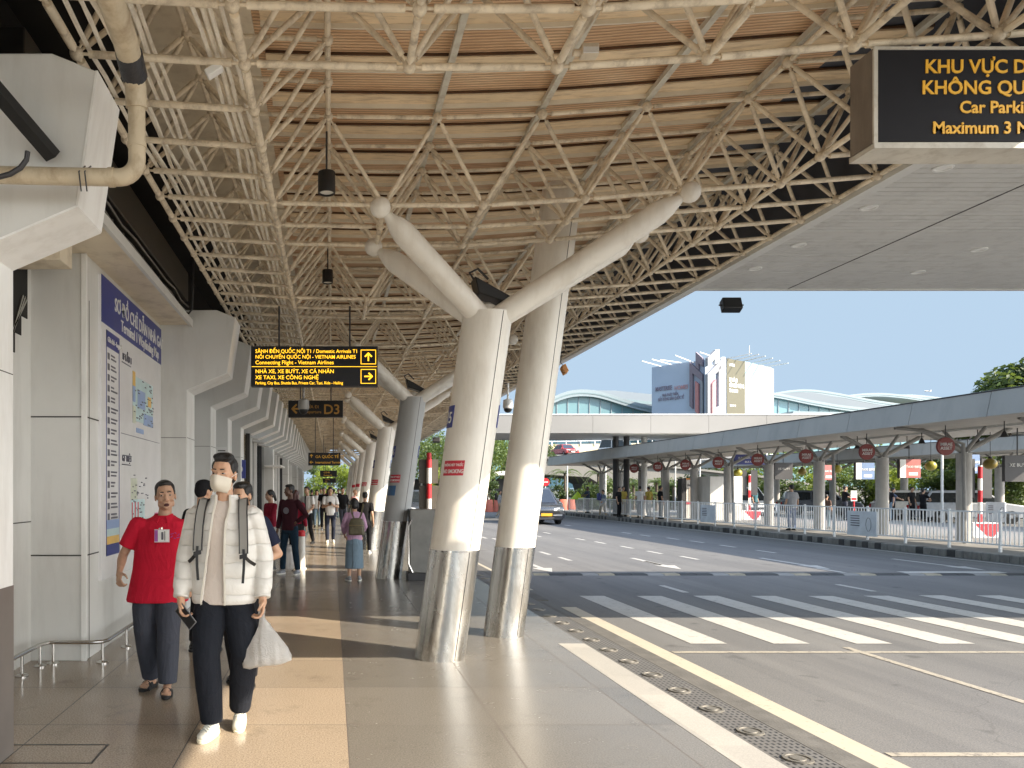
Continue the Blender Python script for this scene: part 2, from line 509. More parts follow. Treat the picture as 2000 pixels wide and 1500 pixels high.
# ------------------------------------------------------------------ ground, walkway, road
def struct(name, mb, m, **k):
    return tag(mb.build(name, m, **k), kind='structure')
struct('ground', MB().box(-300, 500, -60, 1500, -.5, -.1), GROUND)
mb = MB(); mb.box(-3.6, .10, -16, 80, -.3, 0); struct('walkway_floor', mb, TAN)
mb = MB(); mb.box(.10, 2.36, -16, 80, -.3, 0); mb.box(2.36, 2.63, 8.0, 80, -.3, 0); struct('walkway_edge_floor', mb, GREY)
struct('walkway_white_strip', MB().box(2.36, 2.63, -16, 8.0, -.3, .002), KERBTILE)
mb = MB(); mb.box(2.63, 2.97, -16, 80, -.3, -.006); struct('drain_grate', mb, GRATE)
mb = MB()
for k in range(40):
    y = 2.5 + .52 * k
    mb.lathe([(.085, -.006), (.085, .004), (.068, .004), (.066, -.002), (.045, -.002), (.043, .004), (.001, .004)], (2.78, y, 0), 18)
    mb.box(2.745, 2.815, y - .008, y + .008, -.006, .0045)
struct('drain_cover_emblems', mb, mat('worn iron emblem', (.17, .158, .135), .5, metal=.3, var=.2))
mb = MB(); mb.box(2.97, 3.16, -16, 9.6, -.3, -.004); mb.box(2.97, 3.16, 11.2, 80, -.3, -.004)
mb.box(2.97, 3.05, 9.6, 11.2, -.3, -.012)
struct('road_edge_kerb', mb, mat('dark kerb concrete', (.10, .097, .09), .85, var=.25, vs=5, bmp=.4, bs=50))
mb = MB(); mb.box(3.05, 100, -16, 140, -.4, -.02); struct('road', mb, ASPHALT)
mb = MB(); z = -.016
def mark(x0, x1, y0, y1): mb.quad((x0, y0, z), (x1, y0, z), (x1, y1, z), (x0, y1, z))
rg = random.Random(4)
for k in range(14):
    mark(3.78 + .87 * k, 4.16 + .87 * k, 8.08, 11.75 + rg.uniform(-.04, .04))
for (px, py) in ((1315, 1148), (1670, 1146), (1068, 1040), (1133, 1052), (1172, 1058.6), (1224, 1067.6), (1278, 1077.5), (1346, 1088),
                 (1064, 1079), (1103, 1090), (1274, 1098), (1109, 1025.6), (1223, 1040), (1260, 1045), (1314, 1051), (1361, 1057),
                 (1421, 1065.5), (1496, 1076), (1050, 1046), (968, 1052), (945, 1049), (1620, 1112)):
    q = G(px, py); mark(q.x - .055, q.x + .055, q.y - .45, q.y + .45)
for px, py in ((1290, 1101), (1565, 1101), (1052, 1106), (1850, 1103)):      # lane arrows
    q = G(px, py)
    mark(q.x - .06, q.x + .06, q.y - .2, q.y + 1.6)
    mb.add([(q.x - .22, q.y - .2, z), (q.x, q.y - 1.0, z), (q.x + .22, q.y - .2, z)], [(0, 1, 2)])
mark(14.62, 14.76, 6, 60)
mark(11.2, 13.2, 14.9, 15.25)
struct('road_markings', mb, ROADPAINT, smooth=False)
mb = MB(); mark(3.16, 3.37, -4, 10.6); mark(3.10, 3.26, 12.4, 60)
struct('road_edge_line', mb, ROADCREAM, smooth=False)
mb = MB(); mark(3.40, 5.24, 7.62, 7.70); mark(5.24, 5.32, 2, 7.9); mark(5.32, 14, 7.62, 7.70); mark(3.40, 5.24, 4.66, 4.73); mark(5.32, 14, 4.66, 4.73)
struct('parking_bay_lines', mb, ROADTHIN, smooth=False)
mb = MB()
for (x0, x1, y0, y1) in ((-2.9, -1.4, 4.815, 4.83), (-2.9, -1.4, 4.49, 4.505), (-1.415, -1.40, 4.505, 4.815)):
    mb.box(x0, x1, y0, y1, -.02, .002)
struct('floor_hatch_frame', mb, mat('hatch edge', (.06, .055, .05), .5))

b0 = thing('speed_bump', 'low black and yellow rubber hump lying across the shaded road beyond the crossing', 'speed bump', (3.5, 14.7, -.02))
rub = [mat('black rubber', (.03, .03, .03), .7), mat('dull yellow rubber', (.26, .23, .16), .7, var=.2)]
for k in range(36):
    x = .02 + k * .31
    MB().prism([(-.16, 0), (-.09, .025), (.09, .025), (.16, 0)], 'x', x, x + .3).build('rubber_segment', rub[1 if k % 4 == 1 else 0] if k % 2 else rub[0] if k % 4 else mat('grey rubber', (.2, .2, .19), .7), b0)

# ------------------------------------------------------------------ terminal canopy: space frame
BX = [-1.52, -.52, .46, 1.34, 2.24, 3.11, 3.97, 4.83]
BZ = [4.20, 4.14, 4.12, 4.12, 4.175, 4.25, 4.31, 4.38]
def lerp(x, xs, ys):
    if x <= xs[0]: return ys[0]
    for i in range(len(xs) - 1):
        if x <= xs[i + 1]: return ys[i] + (ys[i + 1] - ys[i]) * (x - xs[i]) / (xs[i + 1] - xs[i])
    return ys[-1]
TX = [(BX[i] + BX[i + 1]) / 2 for i in range(7)]
TZ = [lerp(x, BX, BZ) + .64 for x in TX]
PY = .555
def rowY(k): return 7.35 + PY * k
canopy = thing('terminal_canopy', 'cream tubular space frame roof with rust stained corrugated sheet over the walkway', 'canopy', (1.6, 7.35, 0))
bars = []
K0, K1 = -19, 92
def botn(i, k): return i in (0, 1, 6, 7) or k % 12 in (11, 0, 1, 5, 6, 7)
def topn(i, k): return i in (0, 1, 5, 6) or botn(3, k) or botn(3, k + 1)
for k in range(K0, K1):
    y, ym = rowY(k), rowY(k + .5)
    for i in range(8):
        B0 = (BX[i], y, BZ[i])
        if botn(i, k) and botn(i, k + 1): bars.append((B0, (BX[i], y + PY, BZ[i]), .027 if i in (0, 1) else .023))
        if i < 7:
            if botn(i, k) and botn(i + 1, k): bars.append((B0, (BX[i + 1], y, BZ[i + 1]), .022))
            if topn(i, k):
                for (a, c) in ((i, k), (i + 1, k), (i, k + 1), (i + 1, k + 1)):
                    if botn(a, c): bars.append(((TX[i], ym, TZ[i]), (BX[a], rowY(c), BZ[a]), .0185))
                if i < 6 and topn(i + 1, k): bars.append(((TX[i], ym, TZ[i]), (TX[i + 1], ym, TZ[i + 1]), .018))
                if i in (0, 1, 5): bars.append(((TX[i], ym, TZ[i]), (TX[i], ym + PY, TZ[i]), .022))
def scr(p):
    return (VX + p[0] / p[1] * F, VY - (p[2] - H) / p[1] * F) if p[1] > .3 else None
def vis(b):
    s = [scr(q) for q in b[:2]]
    if None in s: return 0
    m = ((s[0][0] + s[1][0]) / 2, (s[0][1] + s[1][1]) / 2)
    if not (0 < m[0] < 2000 and -20 < m[1] < 900): return 0
    return math.dist(*s) * b[2] / b[0][1]
bars.sort(key=vis, reverse=True)
for b in bars[:99]:
    p0, p1 = Vector(b[0]), Vector(b[1]); d = (p1 - p0).normalized()
    m = MB().tube(p0, p1, b[2] * .45, n=8)
    m.tube(p0 + d * .075, p1 - d * .075, b[2], n=12)
    m.build('frame_tube', PIPE, canopy, True)
mb = MB()
for b in bars[99:]:
    n = 8 if b[0][1] < 12 else 5 if b[0][1] < 25 else 4
    p0, p1 = Vector(b[0]), Vector(b[1]); d = (p1 - p0).normalized() * (.06 if b[0][1] < 20 else 0)
    if b[0][1] < 20: mb.tube(p0, p1, b[2] * .45, n=5, cap=False)
    mb.tube(p0 + d, p1 - d, b[2], n=n, cap=b[0][1] < 20)
tag(mb.build('frame_tubes', PIPE, canopy, True), kind='stuff')
nodes = []
for k in range(K0, K1):
    nodes += [(BX[i], rowY(k), BZ[i]) for i in range(8) if botn(i, k)]
    nodes += [(TX[i], rowY(k + .5), TZ[i]) for i in range(7) if topn(i, k)]
nodes.sort(key=lambda q: (q[1] < 3 or not scr(q) or not (0 < scr(q)[0] < 2000 and 0 < scr(q)[1] < 900), q[1]))
def ball(m, q, r, nu, nv):
    m.ell(q, r, None, nu, nv)
    if nv > 6:
        m.tube(Vector(q) + Vector((0, -r * .9, -r * .3)), Vector(q) + Vector((0, -r * 1.08, -r * .36)), r * .25, n=8)
nodem = MB().ell((0, 0, 0), .041, None, 14, 9)
nodem = nodem.build('ball_node', PIPE).data
for o in list(bpy.data.objects):
    if o.name.startswith('ball_node'): bpy.data.objects.remove(o)
for q in nodes[:80]:
    o = bpy.data.objects.new('ball_node', nodem); col.objects.link(o)
    o.location = q; put(o, canopy, True)
mb = MB()
for q in nodes[80:]:
    if q[1] < 45: mb.ell(q, .038, None, 6, 4)
tag(mb.build('ball_nodes', PIPE, canopy, True), kind='stuff')

# roof sheet, purlins, rafters
def zs(x): return lerp(x, TX, TZ) + .13
def sheet(x0, x1, y0, y1, st, dz=0):
    m = MB(); nx = max(1, int(round((x1 - x0) / st)))
    vs = [(x0 + (x1 - x0) * i / nx, y, zs(x0 + (x1 - x0) * i / nx) + dz + h) for h in (0, .03) for y in (y0, y1) for i in range(nx + 1)]
    s = nx + 1; fs = []
    for i in range(nx):
        fs += [(i, i + 1, s + i + 1, s + i), (2 * s + i, 3 * s + i, 3 * s + i + 1, 2 * s + i + 1), (i, 2 * s + i, 2 * s + i + 1, i + 1), (s + i, s + i + 1, 3 * s + i + 1, 3 * s + i)]
    fs += [(0, s, 3 * s, 2 * s), (nx, 2 * s + nx, 3 * s + nx, s + nx)]
    return m.add(vs, fs)
sheet(-.56, 4.02, -3.2, 62, .1).build('roof_sheet', SHEET, canopy, True)  # roof stops short behind the camera so that fill light enters
sheet(4.02, 4.97, -3.2, 62, .1).build('eaves_sheet', SHEETDARK, canopy, True)
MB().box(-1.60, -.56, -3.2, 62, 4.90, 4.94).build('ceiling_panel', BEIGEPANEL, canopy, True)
MB().box(-2.6, -1.603, -3.2, 62, 4.90, 4.94).build('void_shade_panel', VOID, canopy, True)  # black sheet added where the ceiling void lies in shade
MB().box(4.93, 4.97, -3.2, 62, 4.40, 5.25).build('eaves_fascia', SHEETDARK, canopy, True)
MB().box(4.86, 4.98, -3.2, 62, 4.325, 4.395).build('eaves_trim', ALU, canopy, True)
purl = []
for k in range(K0, K1):
    for off in (.5,):
        y = rowY(k + off); m = MB(); xs = [-.5 + .42 * i for i in range(13)]
        for a, b_ in zip(xs, xs[1:]):
            za, zb = zs(a) - .004, zs(b_) - .004
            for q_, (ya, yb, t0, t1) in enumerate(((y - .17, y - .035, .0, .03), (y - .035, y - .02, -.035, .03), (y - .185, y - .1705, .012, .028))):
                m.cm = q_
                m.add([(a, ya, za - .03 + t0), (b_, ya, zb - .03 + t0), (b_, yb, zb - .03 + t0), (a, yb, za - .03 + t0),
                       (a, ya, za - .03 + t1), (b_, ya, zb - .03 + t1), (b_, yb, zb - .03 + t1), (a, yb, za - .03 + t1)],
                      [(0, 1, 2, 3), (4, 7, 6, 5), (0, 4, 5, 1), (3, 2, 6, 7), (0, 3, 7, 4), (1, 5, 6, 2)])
        purl.append((y, m))
PURL3 = [PURLIN, mat('purlin lip lit tone', (.74, .68, .56), .5, var=.08), mat('dark purlin back strip', (.09, .045, .02), .8, var=.4)]  # lip's lit tone is in its colour; a dark strip lines the back
purl.sort(key=lambda q: (q[0] < 3.5, q[0]))
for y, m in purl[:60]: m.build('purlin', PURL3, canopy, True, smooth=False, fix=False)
mb = MB()
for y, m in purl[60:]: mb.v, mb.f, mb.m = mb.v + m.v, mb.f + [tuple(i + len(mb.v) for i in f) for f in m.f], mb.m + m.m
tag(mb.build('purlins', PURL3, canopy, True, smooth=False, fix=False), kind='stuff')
RAFT = mat('pale rafter paint', (.62, .60, .52), .5, var=.08, dirt=(.3, .2, .12), dscale=(4, 4, 4), damt=.5)
for i in range(2, 7):
    x = TX[i]
    MB().box(x - .025, x + .025, -3.2, 62, zs(x) - .085, zs(x) - .040).build('rafter', RAFT, canopy, True)

# conduits strapped along the frame
rg = random.Random(8)
CL = 'thin cream conduit among the pipes strapped along the canopy frame above the wall brackets'
for i, (x, z) in enumerate([(-1.44, 4.25), (-1.40, 4.30), (-1.36, 4.24), (-1.31, 4.29), (-1.25, 4.25), (-1.18, 4.28), (-1.12, 4.26), (-1.07, 4.29),
                            (-.74, 4.22), (-.69, 4.25), (-.64, 4.22), (-.59, 4.26)]):
    pts = []; y = 1.0; ph = rg.uniform(0, 6)
    while y < 30:
        pts.append((x + .014 * math.sin(y * 1.9 + ph) + .008 * math.sin(y * 5 + ph), y, z - .02 + .018 * abs(math.sin((y - 4.56) / PY * PI))))
        y += .28
    tag(MB().path(pts, .0135 if i % 3 else .016, 6).build('conduit_pipe', CONDUIT), CL, 'conduit', 'conduits strapped along the canopy frame')

# ------------------------------------------------------------------ walkway columns
def skew(base, top, z): return base + (top - base) * (z / top.z)
def patch(base, top, r, a0, a1, z0, z1, n=8, off=.004):
    m = MB(); vs = []
    for z in (z0, z1):
        c = skew(base, top, z)
        for rr in (r - .004, r + off):
            for i in range(n + 1):
                a = R(a0 + (a1 - a0) * i / n); vs.append((c.x + rr * math.cos(a), c.y + rr * math.sin(a), z))
    s = n + 1; fs = []
    for i in range(n): fs += [(s + i, s + i + 1, 3 * s + i + 1, 3 * s + i), (i, 2 * s + i, 2 * s + i + 1, i + 1), (i, i + 1, s + i + 1, s + i), (2 * s + i, 3 * s + i, 3 * s + i + 1, 2 * s + i + 1)]
    fs += [(0, s, 3 * s, 2 * s), (n, 2 * s + n, 3 * s + n, s + n)]
    return m.add(vs, fs)
def bent_text(body, base, top, r, a, z, size, m, parent, bold=.012, sx=1):
    o = text(body, (0, 0, 0), size, m, None, (0, 0, 0), 'CENTER', bold, 1, depth=.0015)
    BENT.append((o, base, top, r, R(a), z, sx, parent))
GREYCOL = mat('shaded grey column paint', (.40, .405, .40), .45, var=.06, vs=2, dirt=(.24, .23, .21), dscale=(2.2, 2.2, .45), damt=.3)  # grey paint, with the canopy's shade worked into the tone
def column(n, base, top, r, h, struts, lab):
    t = thing('canopy_column', lab, 'column', base, 0, 'leaning columns along the walkway')
    sh = MB(); rings = []
    for z in (h, (h + top.z) / 2, top.z):
        c = skew(base, top, z); rings.append((c.x, c.y, z, r, r))
    sh.loft(rings, 32); sh.build('shaft', GREYCOL if n == 1 else CREAM, t, True)
    ms = MB(); rings = []
    for z in (0.0, h * .5, h):
        c = skew(base, top, z); rings.append((c.x, c.y, z, r + .004, r + .004))
    ms.loft(rings, 32); ms.build('steel_base', STEELBASE, t, True)
    patch(base, top, r, -63, -61.6, h + .01, top.z - .01, 1, .002).build('seam', JOINT, t, True)
    patch(base, top, r + .004, -63, -61.8, .01, h - .01, 1, .002).build('base_seam', DARK, t, True)
    patch(base, top, r, -180, 179, h - .012, h + .004, 40, .007).build('band', STEEL, t, True)
    if struts:
        for sx, X, Z in ((-1, .43, 4.10), (1, 3.17, 4.235)):
            for s in (-1, 1):
                q = Vector((X, base.y + s * PY, Z)); p = Vector((top.x + sx * .06, base.y + s * .05, top.z - .06))
                d = (q - p).normalized()
                L = (q - p).length
                m = MB().path([p, p + d * (L - .30), p + d * (L - .21), p + d * (L - .085)], [.107, .107, .085, .035], 20)
                m.tube(p + d * (L - .10), q, .022, n=10)
                m.build('strut', CREAM, t, True)
                MB().ell(q, .092, None, 20, 12).tube(q + Vector((0, -.09, -.01)), q + Vector((0, -.0935, -.0105)), .012, n=8).build('ball_joint', CREAM, t, True)
        MB().lathe([(.12, 0), (.09, .09), (.03, .13)], top - Vector((0, 0, .02)), 16).build('cap', CREAM, t, True)
    return t
cols = []
for k in range(8):
    b = Vector((1.03, 7.35 + 6.66 * k, 0)); tp = Vector((1.49, b.y, 3.28))
    lab = ['cream leaning column nearest the camera, with seam, four struts and a red notice', 'grey painted leaning column next to the grey metal cabinet, second of the strut row'][k] if k < 2 else f'cream leaning column carrying four struts, {ORD[k]} from the camera in the strut row'
    cols.append((column(k, b, tp, .235, 1.03, True, lab), b, tp))
tall = (Vector((1.9, 8.5, 0)), Vector((2.56, 8.5, 5.0)))
o = column(9, *tall, .215, .97, False, 'tall slim cream column rising through the frame behind the nearest strut column')
o['group'] = 'leaning columns along the walkway'

NOTICE = mat('red notice vinyl', (.55, .03, .05), .4, var=.04)
for k in range(6):
    t, b, tp = cols[k]
    a0, a1 = (-158, -104)
    s = thing('no_smoking_notice', f'red and white no smoking notice stuck on the {ORD[k]} strut column', 'notice', skew(b, tp, 1.8), 0, 'red notices on the columns')
    patch(b, tp, .235, a0, a1, 1.735, 1.875, 10, .004).build('red_panel', NOTICE, s, True)
    if k < 4:
        bent_text('KHÔNG HÚT THUỐC', b, tp, .2395, (a0 + a1) / 2, 1.822, .034, WHITE, s, .012, .62)
        bent_text('NO SMOKING', b, tp, .2395, (a0 + a1) / 2, 1.757, .052, WHITE, s, .015, .68)
for k in range(3):
    t, b, tp = cols[k]
    for a, nm in ((-168, 'left'), (-8, 'road side')):
        s = thing('column_number_plate', f'small dark blue number plate on the {nm} of the {ORD[k]} strut column', 'number plate', skew(b, tp, 2.3), 0, 'blue number plates on the columns')
        patch(b, tp, .235, a - 17, a + 17, 2.19, 2.40, 6, .006).build('blue_plate', NAVY, s, True)
        bent_text(['15', '16', '17'][k], b, tp, .242, a, 2.235, .15, WHITE, s, .01, .8)
t, b, tp = cols[1]
tag(patch(b, tp, .235, -165, -118, 1.50, 1.68, 6, .004).build('blue_notice', mat('blue vinyl', (.05, .14, .30), .4)), 'small blue notice under the red one on the second strut column', 'notice')

# wedge loudspeakers sitting in the forks
sp0 = thing('loudspeaker', 'black wedge loudspeaker in the fork of the nearest strut column', 'loudspeaker', (1.52, 7.36, 3.52), 0, 'black loudspeakers in the column forks')
m = MB().prism([(-.17, .10), (.17, -.09), (.13, -.15), (-.13, -.06)], 'y', -.12, .12); m.build('speaker_box', BLACK, sp0, bevel=.012)
MB().path([(-.16, 0, .1), (-.2, 0, .16), (-.12, 0, .2), (-.02, 0, .1)], .012, 8).build('bracket', DARK, sp0)
for k in range(1, 4):
    dup(sp0, (1.52, 7.36 + 6.66 * k, 3.52), 0, f'black wedge loudspeaker in the fork of the {ORD[k]} strut column')
# ------------------------------------------------------------------ terminal facade
term = thing('terminal_building', 'grey aluminium clad terminal front with a row of angular bracket frames', 'building', (-2.6, 10, 0))
FP = [(-2.80, 0), (-1.95, 0), (-1.95, 2.94), (-1.41, 3.17), (-1.30, 3.92), (-1.55, 4.02), (-2.80, 4.02)]
FU = [(-2.80, 3.02), (-1.95, 2.94), (-1.41, 3.17), (-1.30, 3.92), (-1.55, 4.02), (-2.80, 4.02)]
EDGE = [(-1.95, 0), (-1.95, 2.94), (-1.41, 3.17), (-1.30, 3.92)]
def fin(y, full, t=.5):
    nose = FP if full else FU
    o = MB().prism(nose, 'y', y, y + t).build('bracket_frame', ALU, term, True, smooth=False, bevel=.012)
    m = MB()                                # pale edge capping
    ed = EDGE if full else EDGE[1:]
    for a, b in zip(ed, ed[1:]):
        d = (Vector(b) - Vector(a)).normalized(); n = Vector((d.y, -d.x)) * .006
        if n.x < 0 and abs(d.y) > .5: n = -n
        p = [Vector(a) - n, Vector(b) - n, Vector(b) + n, Vector(a) + n]
        m.prism([tuple(q) for q in p], 'y', y - .004, y + t + .004)
    m.build('edge_capping', ALULIGHT, o if False else term, True, smooth=False)
    if full:
        MB().box(-2.805, -1.943, y - .003, y + t + .003, 2.30, 2.306).build('panel_joint', JOINT, term, True)
for k in range(1):
    fin(4.25, True, .43)
ys = [10.32 + 2.03 * k for k in range(4)]
for y in ys: fin(y, True, .55)
y = 18.4
for k in range(22):
    fin(y, k % 5 == 4, .55); y += 1.75
MB().box(-2.0, -1.94, 4.245, 4.685, 0, 1.02).build('kick_plate', mat('brown kick plate', (.16, .14, .125), .5), term, True)
# recess wall, map pillar and soffit of the first bay
MB().box(-3.2, -2.82, 4.73, 7.2, 0, 3.82).build('recess_wall', ALU, term, True)
MB().box(-3.2, -2.31, 7.2, 10.32, 0, 3.82).build('pillar_cladding', ALU, term, True, bevel=.004)
m = MB()
for z in (.98, 2.28): m.box(-2.83, -2.305, 7.194, 10.3, z, z + .012)
m.box(-2.305, -2.308, 7.3, 7.306, 0, 3.4)
m.box(-2.824, -2.814, 4.8, 7.19, 1.30, 1.308); m.box(-2.824, -2.814, 6.55, 6.556, 0, 3.3)
m.build('panel_joints', JOINT, term, True)
MB().box(-2.345, -2.30, 7.188, 7.232, 0, 3.815).build('corner_trim', ALULIGHT, term, True)
MB().box(-3.2, -1.88, 4.73, 10.32, 3.82, 3.87).build('soffit_panel', BEIGEPANEL, term, True)
MB().box(-1.90, -1.86, 4.735, 10.30, 3.78, 3.875).build('soffit_lip', ALU, term, True)
MB().box(-3.0, -2.33, 6.6, 6.9, 3.58, 3.818).build('beam', BEIGEPANEL, term, True, bevel=.01)
m = MB(); zz = [(6.60, 3.78), (6.60, 2.62), (6.70, 2.62), (6.70, 2.82), (6.82, 2.82), (6.82, 3.00), (6.96, 3.00), (6.96, 3.18), (7.1, 3.18), (7.1, 3.78)]
m.prism(zz, 'x', -2.84, -2.812); m.build('stair_opening', VOID, term, True, smooth=False)  # flat dark panel painted in place of the unlit stair opening
m = MB()
for k in range(3): m.bar((-2.80, 6.62 + .05 * k, 2.8 + .1 * k), (-2.80, 6.95 + .05 * k, 3.36), .02, .02)
m.build('stair_rail', STEEL, term, True)
# dark void with duct and cable trays above the soffit
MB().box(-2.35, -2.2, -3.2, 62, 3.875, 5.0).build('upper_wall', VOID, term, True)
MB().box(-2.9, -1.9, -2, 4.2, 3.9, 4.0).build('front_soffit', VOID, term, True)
MB().box(-2.15, -1.92, 4.8, 10.28, 4.12, 4.5).build('duct', mat('black duct', (.025, .024, .023), .35, var=.3), term, True, bevel=.01)
m = MB()
for (x, z) in ((-1.93, 3.92), (-1.96, 3.99), (-1.92, 4.04), (-1.98, 3.91)):
    m.path([(x + .01 * math.sin(k * 2.1), 4.75 + k * .46, z + .012 * math.sin(k * 3.3)) for k in range(13)], .012, 6)
for k in range(14): m.box(-2.04, -1.90, 4.8 + .38 * k, 4.83 + .38 * k, 3.89, 3.905); m.box(-2.04, -2.02, 4.8 + .38 * k, 4.82 + .38 * k, 3.905, 4.1)
m.build('cable_tray', mat('dusty cable tray', (.16, .15, .135), .6, var=.3), term, True)
MB().bar(P(-30, 150, 3.9), P(104, 306, 4.2), .09, .05).build('ceiling_track', VOID, term, True)
# wall beyond the map pillar: solid bays then glazed doors
MB().box(-3.2, -2.62, 10.32, 18.4, 0, 4.0).build('bay_wall', mat('shaded grey cladding', (.42, .42, .415), .5), term, True)  # cladding grey darkened in the colour for the recess shade
MB().box(-3.2, -2.25, 18.4, 62, 0, 3.05).build('glazing', GLASS, term, True)
for k in range(26):
    y = 18.9 + 1.65 * k
    MB().box(-2.26, -2.18, y, y + .09, 0, 3.0).build('door_post', ALULIGHT if k % 3 else DARK, term, True)
MB().box(-2.25, -2.0, 19.2, 19.3, 0, 2.9).build('white_partition', WHITE, term, True)
GOLD = mat('bronze mirror panel', (.45, .36, .20), .12, metal=1, var=.25)
MB().box(-2.2, -2.02, 16.9, 18.3, 0, 2.9).build('bronze_panel', GOLD, term, True)
MB().box(-2.05, -1.96, 18.32, 18.42, 0, 2.95).build('door_jamb', DARK, term, True)
MB().box(-3.3, -3.2, -3, 4.3, 0, 4).build('near_wall', ALU, term, True)
MB().box(-2.15, -1.62, 24.5, 26.5, 2.35, 2.40).build('door_awning', ALULIGHT, term, True)
bw = thing('restroom_sign', 'small navy flag sign with a white round symbol on the bay wall', 'sign', (-2.02, 16.6, 2.05))
MB().box(-.16, .16, -.02, .02, -.2, .2).build('blue_panel', NAVY, bw)
MB().lathe([(.10, 0), (.10, .006), (.085, .006), (.085, 0)], n=20).xf(Matrix.Translation((0, -.022, 0)) @ Matrix.Rotation(R(90), 4, 'X')).bar((-.06, -.026, -.06), (.06, -.026, .06), .015, .004, (0, 1, 0)).build('round_symbol', WHITE, bw)
wn = thing('wall_notice', 'white paper notice on the edge of the fourth bracket frame', 'notice', (-1.9, 14.2, 2.2))
MB().box(-.10, .10, -.012, 0, -.2, .2).xf(Matrix.Translation((-.15, .1, 0))).build('paper', WHITE, wn)
m = MB()
for k in range(5): m.box(-.22, -.08, .085, .089, .12 - .06 * k, .14 - .06 * k)
m.build('print', DARK, wn)

# ------------------------------------------------------------------ wayfinding map board
mp = thing('wayfinding_map', 'tall white terminal map board with navy header on the grey pillar', 'map board', (-2.28, 8.8, 2.1))
MX = -2.28
y0, y1, z0, z1 = 7.6, 10.25, .70, 3.74
MB().box(-2.312, MX, y0, y1, z0, z1).build('white_panel', mat('glossy white vinyl', (.74, .74, .75), .22, var=.03, bmp=.25, bs=3), mp, True)
def my(u): return y0 + (y1 - y0) * u
def mz(v): return z1 - (z1 - z0) * v
def mq(u0, v0, u1, v1, m, nm, d=.004):
    return MB().box(MX - .002, MX + d, my(u0), my(u1), mz(v1), mz(v0)).build(nm, m, mp, True)
LBLUE = mat('pale blue print', (.30, .42, .68), .4); LCYAN = mat('pale cyan print', (.55, .72, .74), .4); PYEL = mat('amber print', (.80, .52, .14), .4)
PGREEN = mat('pale green print', (.58, .62, .50), .4); INK = mat('grey ink', (.12, .12, .15), .5); PRED = mat('red print', (.55, .12, .14), .4); PINK = mat('magenta print', (.60, .06, .22), .4)
mq(.0, 0, 1, .155, NAVY, 'header')
def mtext(s, u, v, size, m, bold=.01, sx=1): return text(s, (MX + .005, my(u), mz(v)), size, m, mp, (90, 0, 90), 'LEFT', bold, sx)
mtext('SƠ ĐỒ CHỈ DẪN NHÀ GA T1', .17, .085, .20, WHITE, .012, .93)
mtext('Terminal 1 Wayfinding Map', .26, .138, .17, WHITE, .005, .95)
m = MB()
for (u0, v0, u1, v1) in ((.06, .17, .066, .925), (.235, .17, .241, .925), (.06, .17, .24, .225), (.06, .885, .24, .925)):
    m.box(MX - .002, MX + .003, my(u0), my(u1), mz(v1), mz(v0))
m.build('legend_frame', NAVY, mp, True)
mtext('Ghi chú - Legend', .075, .207, .075, WHITE)
m = MB(); rg = random.Random(3)
for k in range(16):
    v = .243 + .036 * k
    m.box(MX - .002, MX + .003, my(.08), my(.105), mz(v + .022), mz(v))
    for q in range(2): m.box(MX - .002, MX + .003, my(.125), my(.125 + rg.uniform(.04, .095)), mz(v + .007 + .012 * q), mz(v + .001 + .012 * q))
m.build('legend_icons', INK, mp, True)
mq(.066, .805, .235, .835, LBLUE, 'legend_swatch'); mq(.066, .835, .235, .86, LCYAN, 'legend_swatch'); mq(.066, .86, .235, .887, PYEL, 'legend_swatch')
mtext('1F LẦU 1', .28, .235, .10, INK); mq(.28, .243, .42, .247, INK, 'underline')
mtext('GF TRỆT', .28, .60, .10, INK); mq(.28, .61, .42, .614, INK, 'underline')
mq(.27, .50, .96, .502, INK, 'divider')
for (u0, v0, u1, v1, c) in ((.45, .27, .82, .44, LCYAN), (.45, .255, .49, .31, PYEL), (.45, .31, .49, .37, LBLUE), (.53, .315, .67, .385, LBLUE), (.72, .325, .78, .365, PYEL),
                            (.64, .40, .82, .445, LBLUE), (.45, .385, .50, .45, PGREEN), (.51, .465, .64, .483, LBLUE), (.42, .66, .52, .74, PGREEN), (.42, .74, .66, .86, LCYAN),
                            (.40, .855, .57, .88, LBLUE), (.86, .80, .93, .83, PINK)):
    d = .004 + .0007 * (abs(hash((u0, v0))) % 5)
    mq(u0, v0, u1, v1, c, 'map_zone', d if c is not LCYAN else .003)
m = MB()
for k in range(90):
    u, v = rg.choice([(rg.uniform(.46, .83), rg.uniform(.27, .45)), (rg.uniform(.42, .72), rg.uniform(.645, .85))])
    m.box(MX - .002, MX + .0085, my(u), my(u + rg.uniform(.012, .03)), mz(v + .004), mz(v))
for k in range(5): m.box(MX - .002, MX + .0085, my(.47), my(.52), mz(.89 + .012 * k + .004), mz(.89 + .012 * k))
tag(m.build('map_captions', INK, mp, True), kind='stuff')
m = MB()
for u in (.43, .48, .53): m.box(MX - .002, MX + .0095, my(u), my(u + .012), mz(.84), mz(.75))
m.build('map_route', PRED, mp, True)

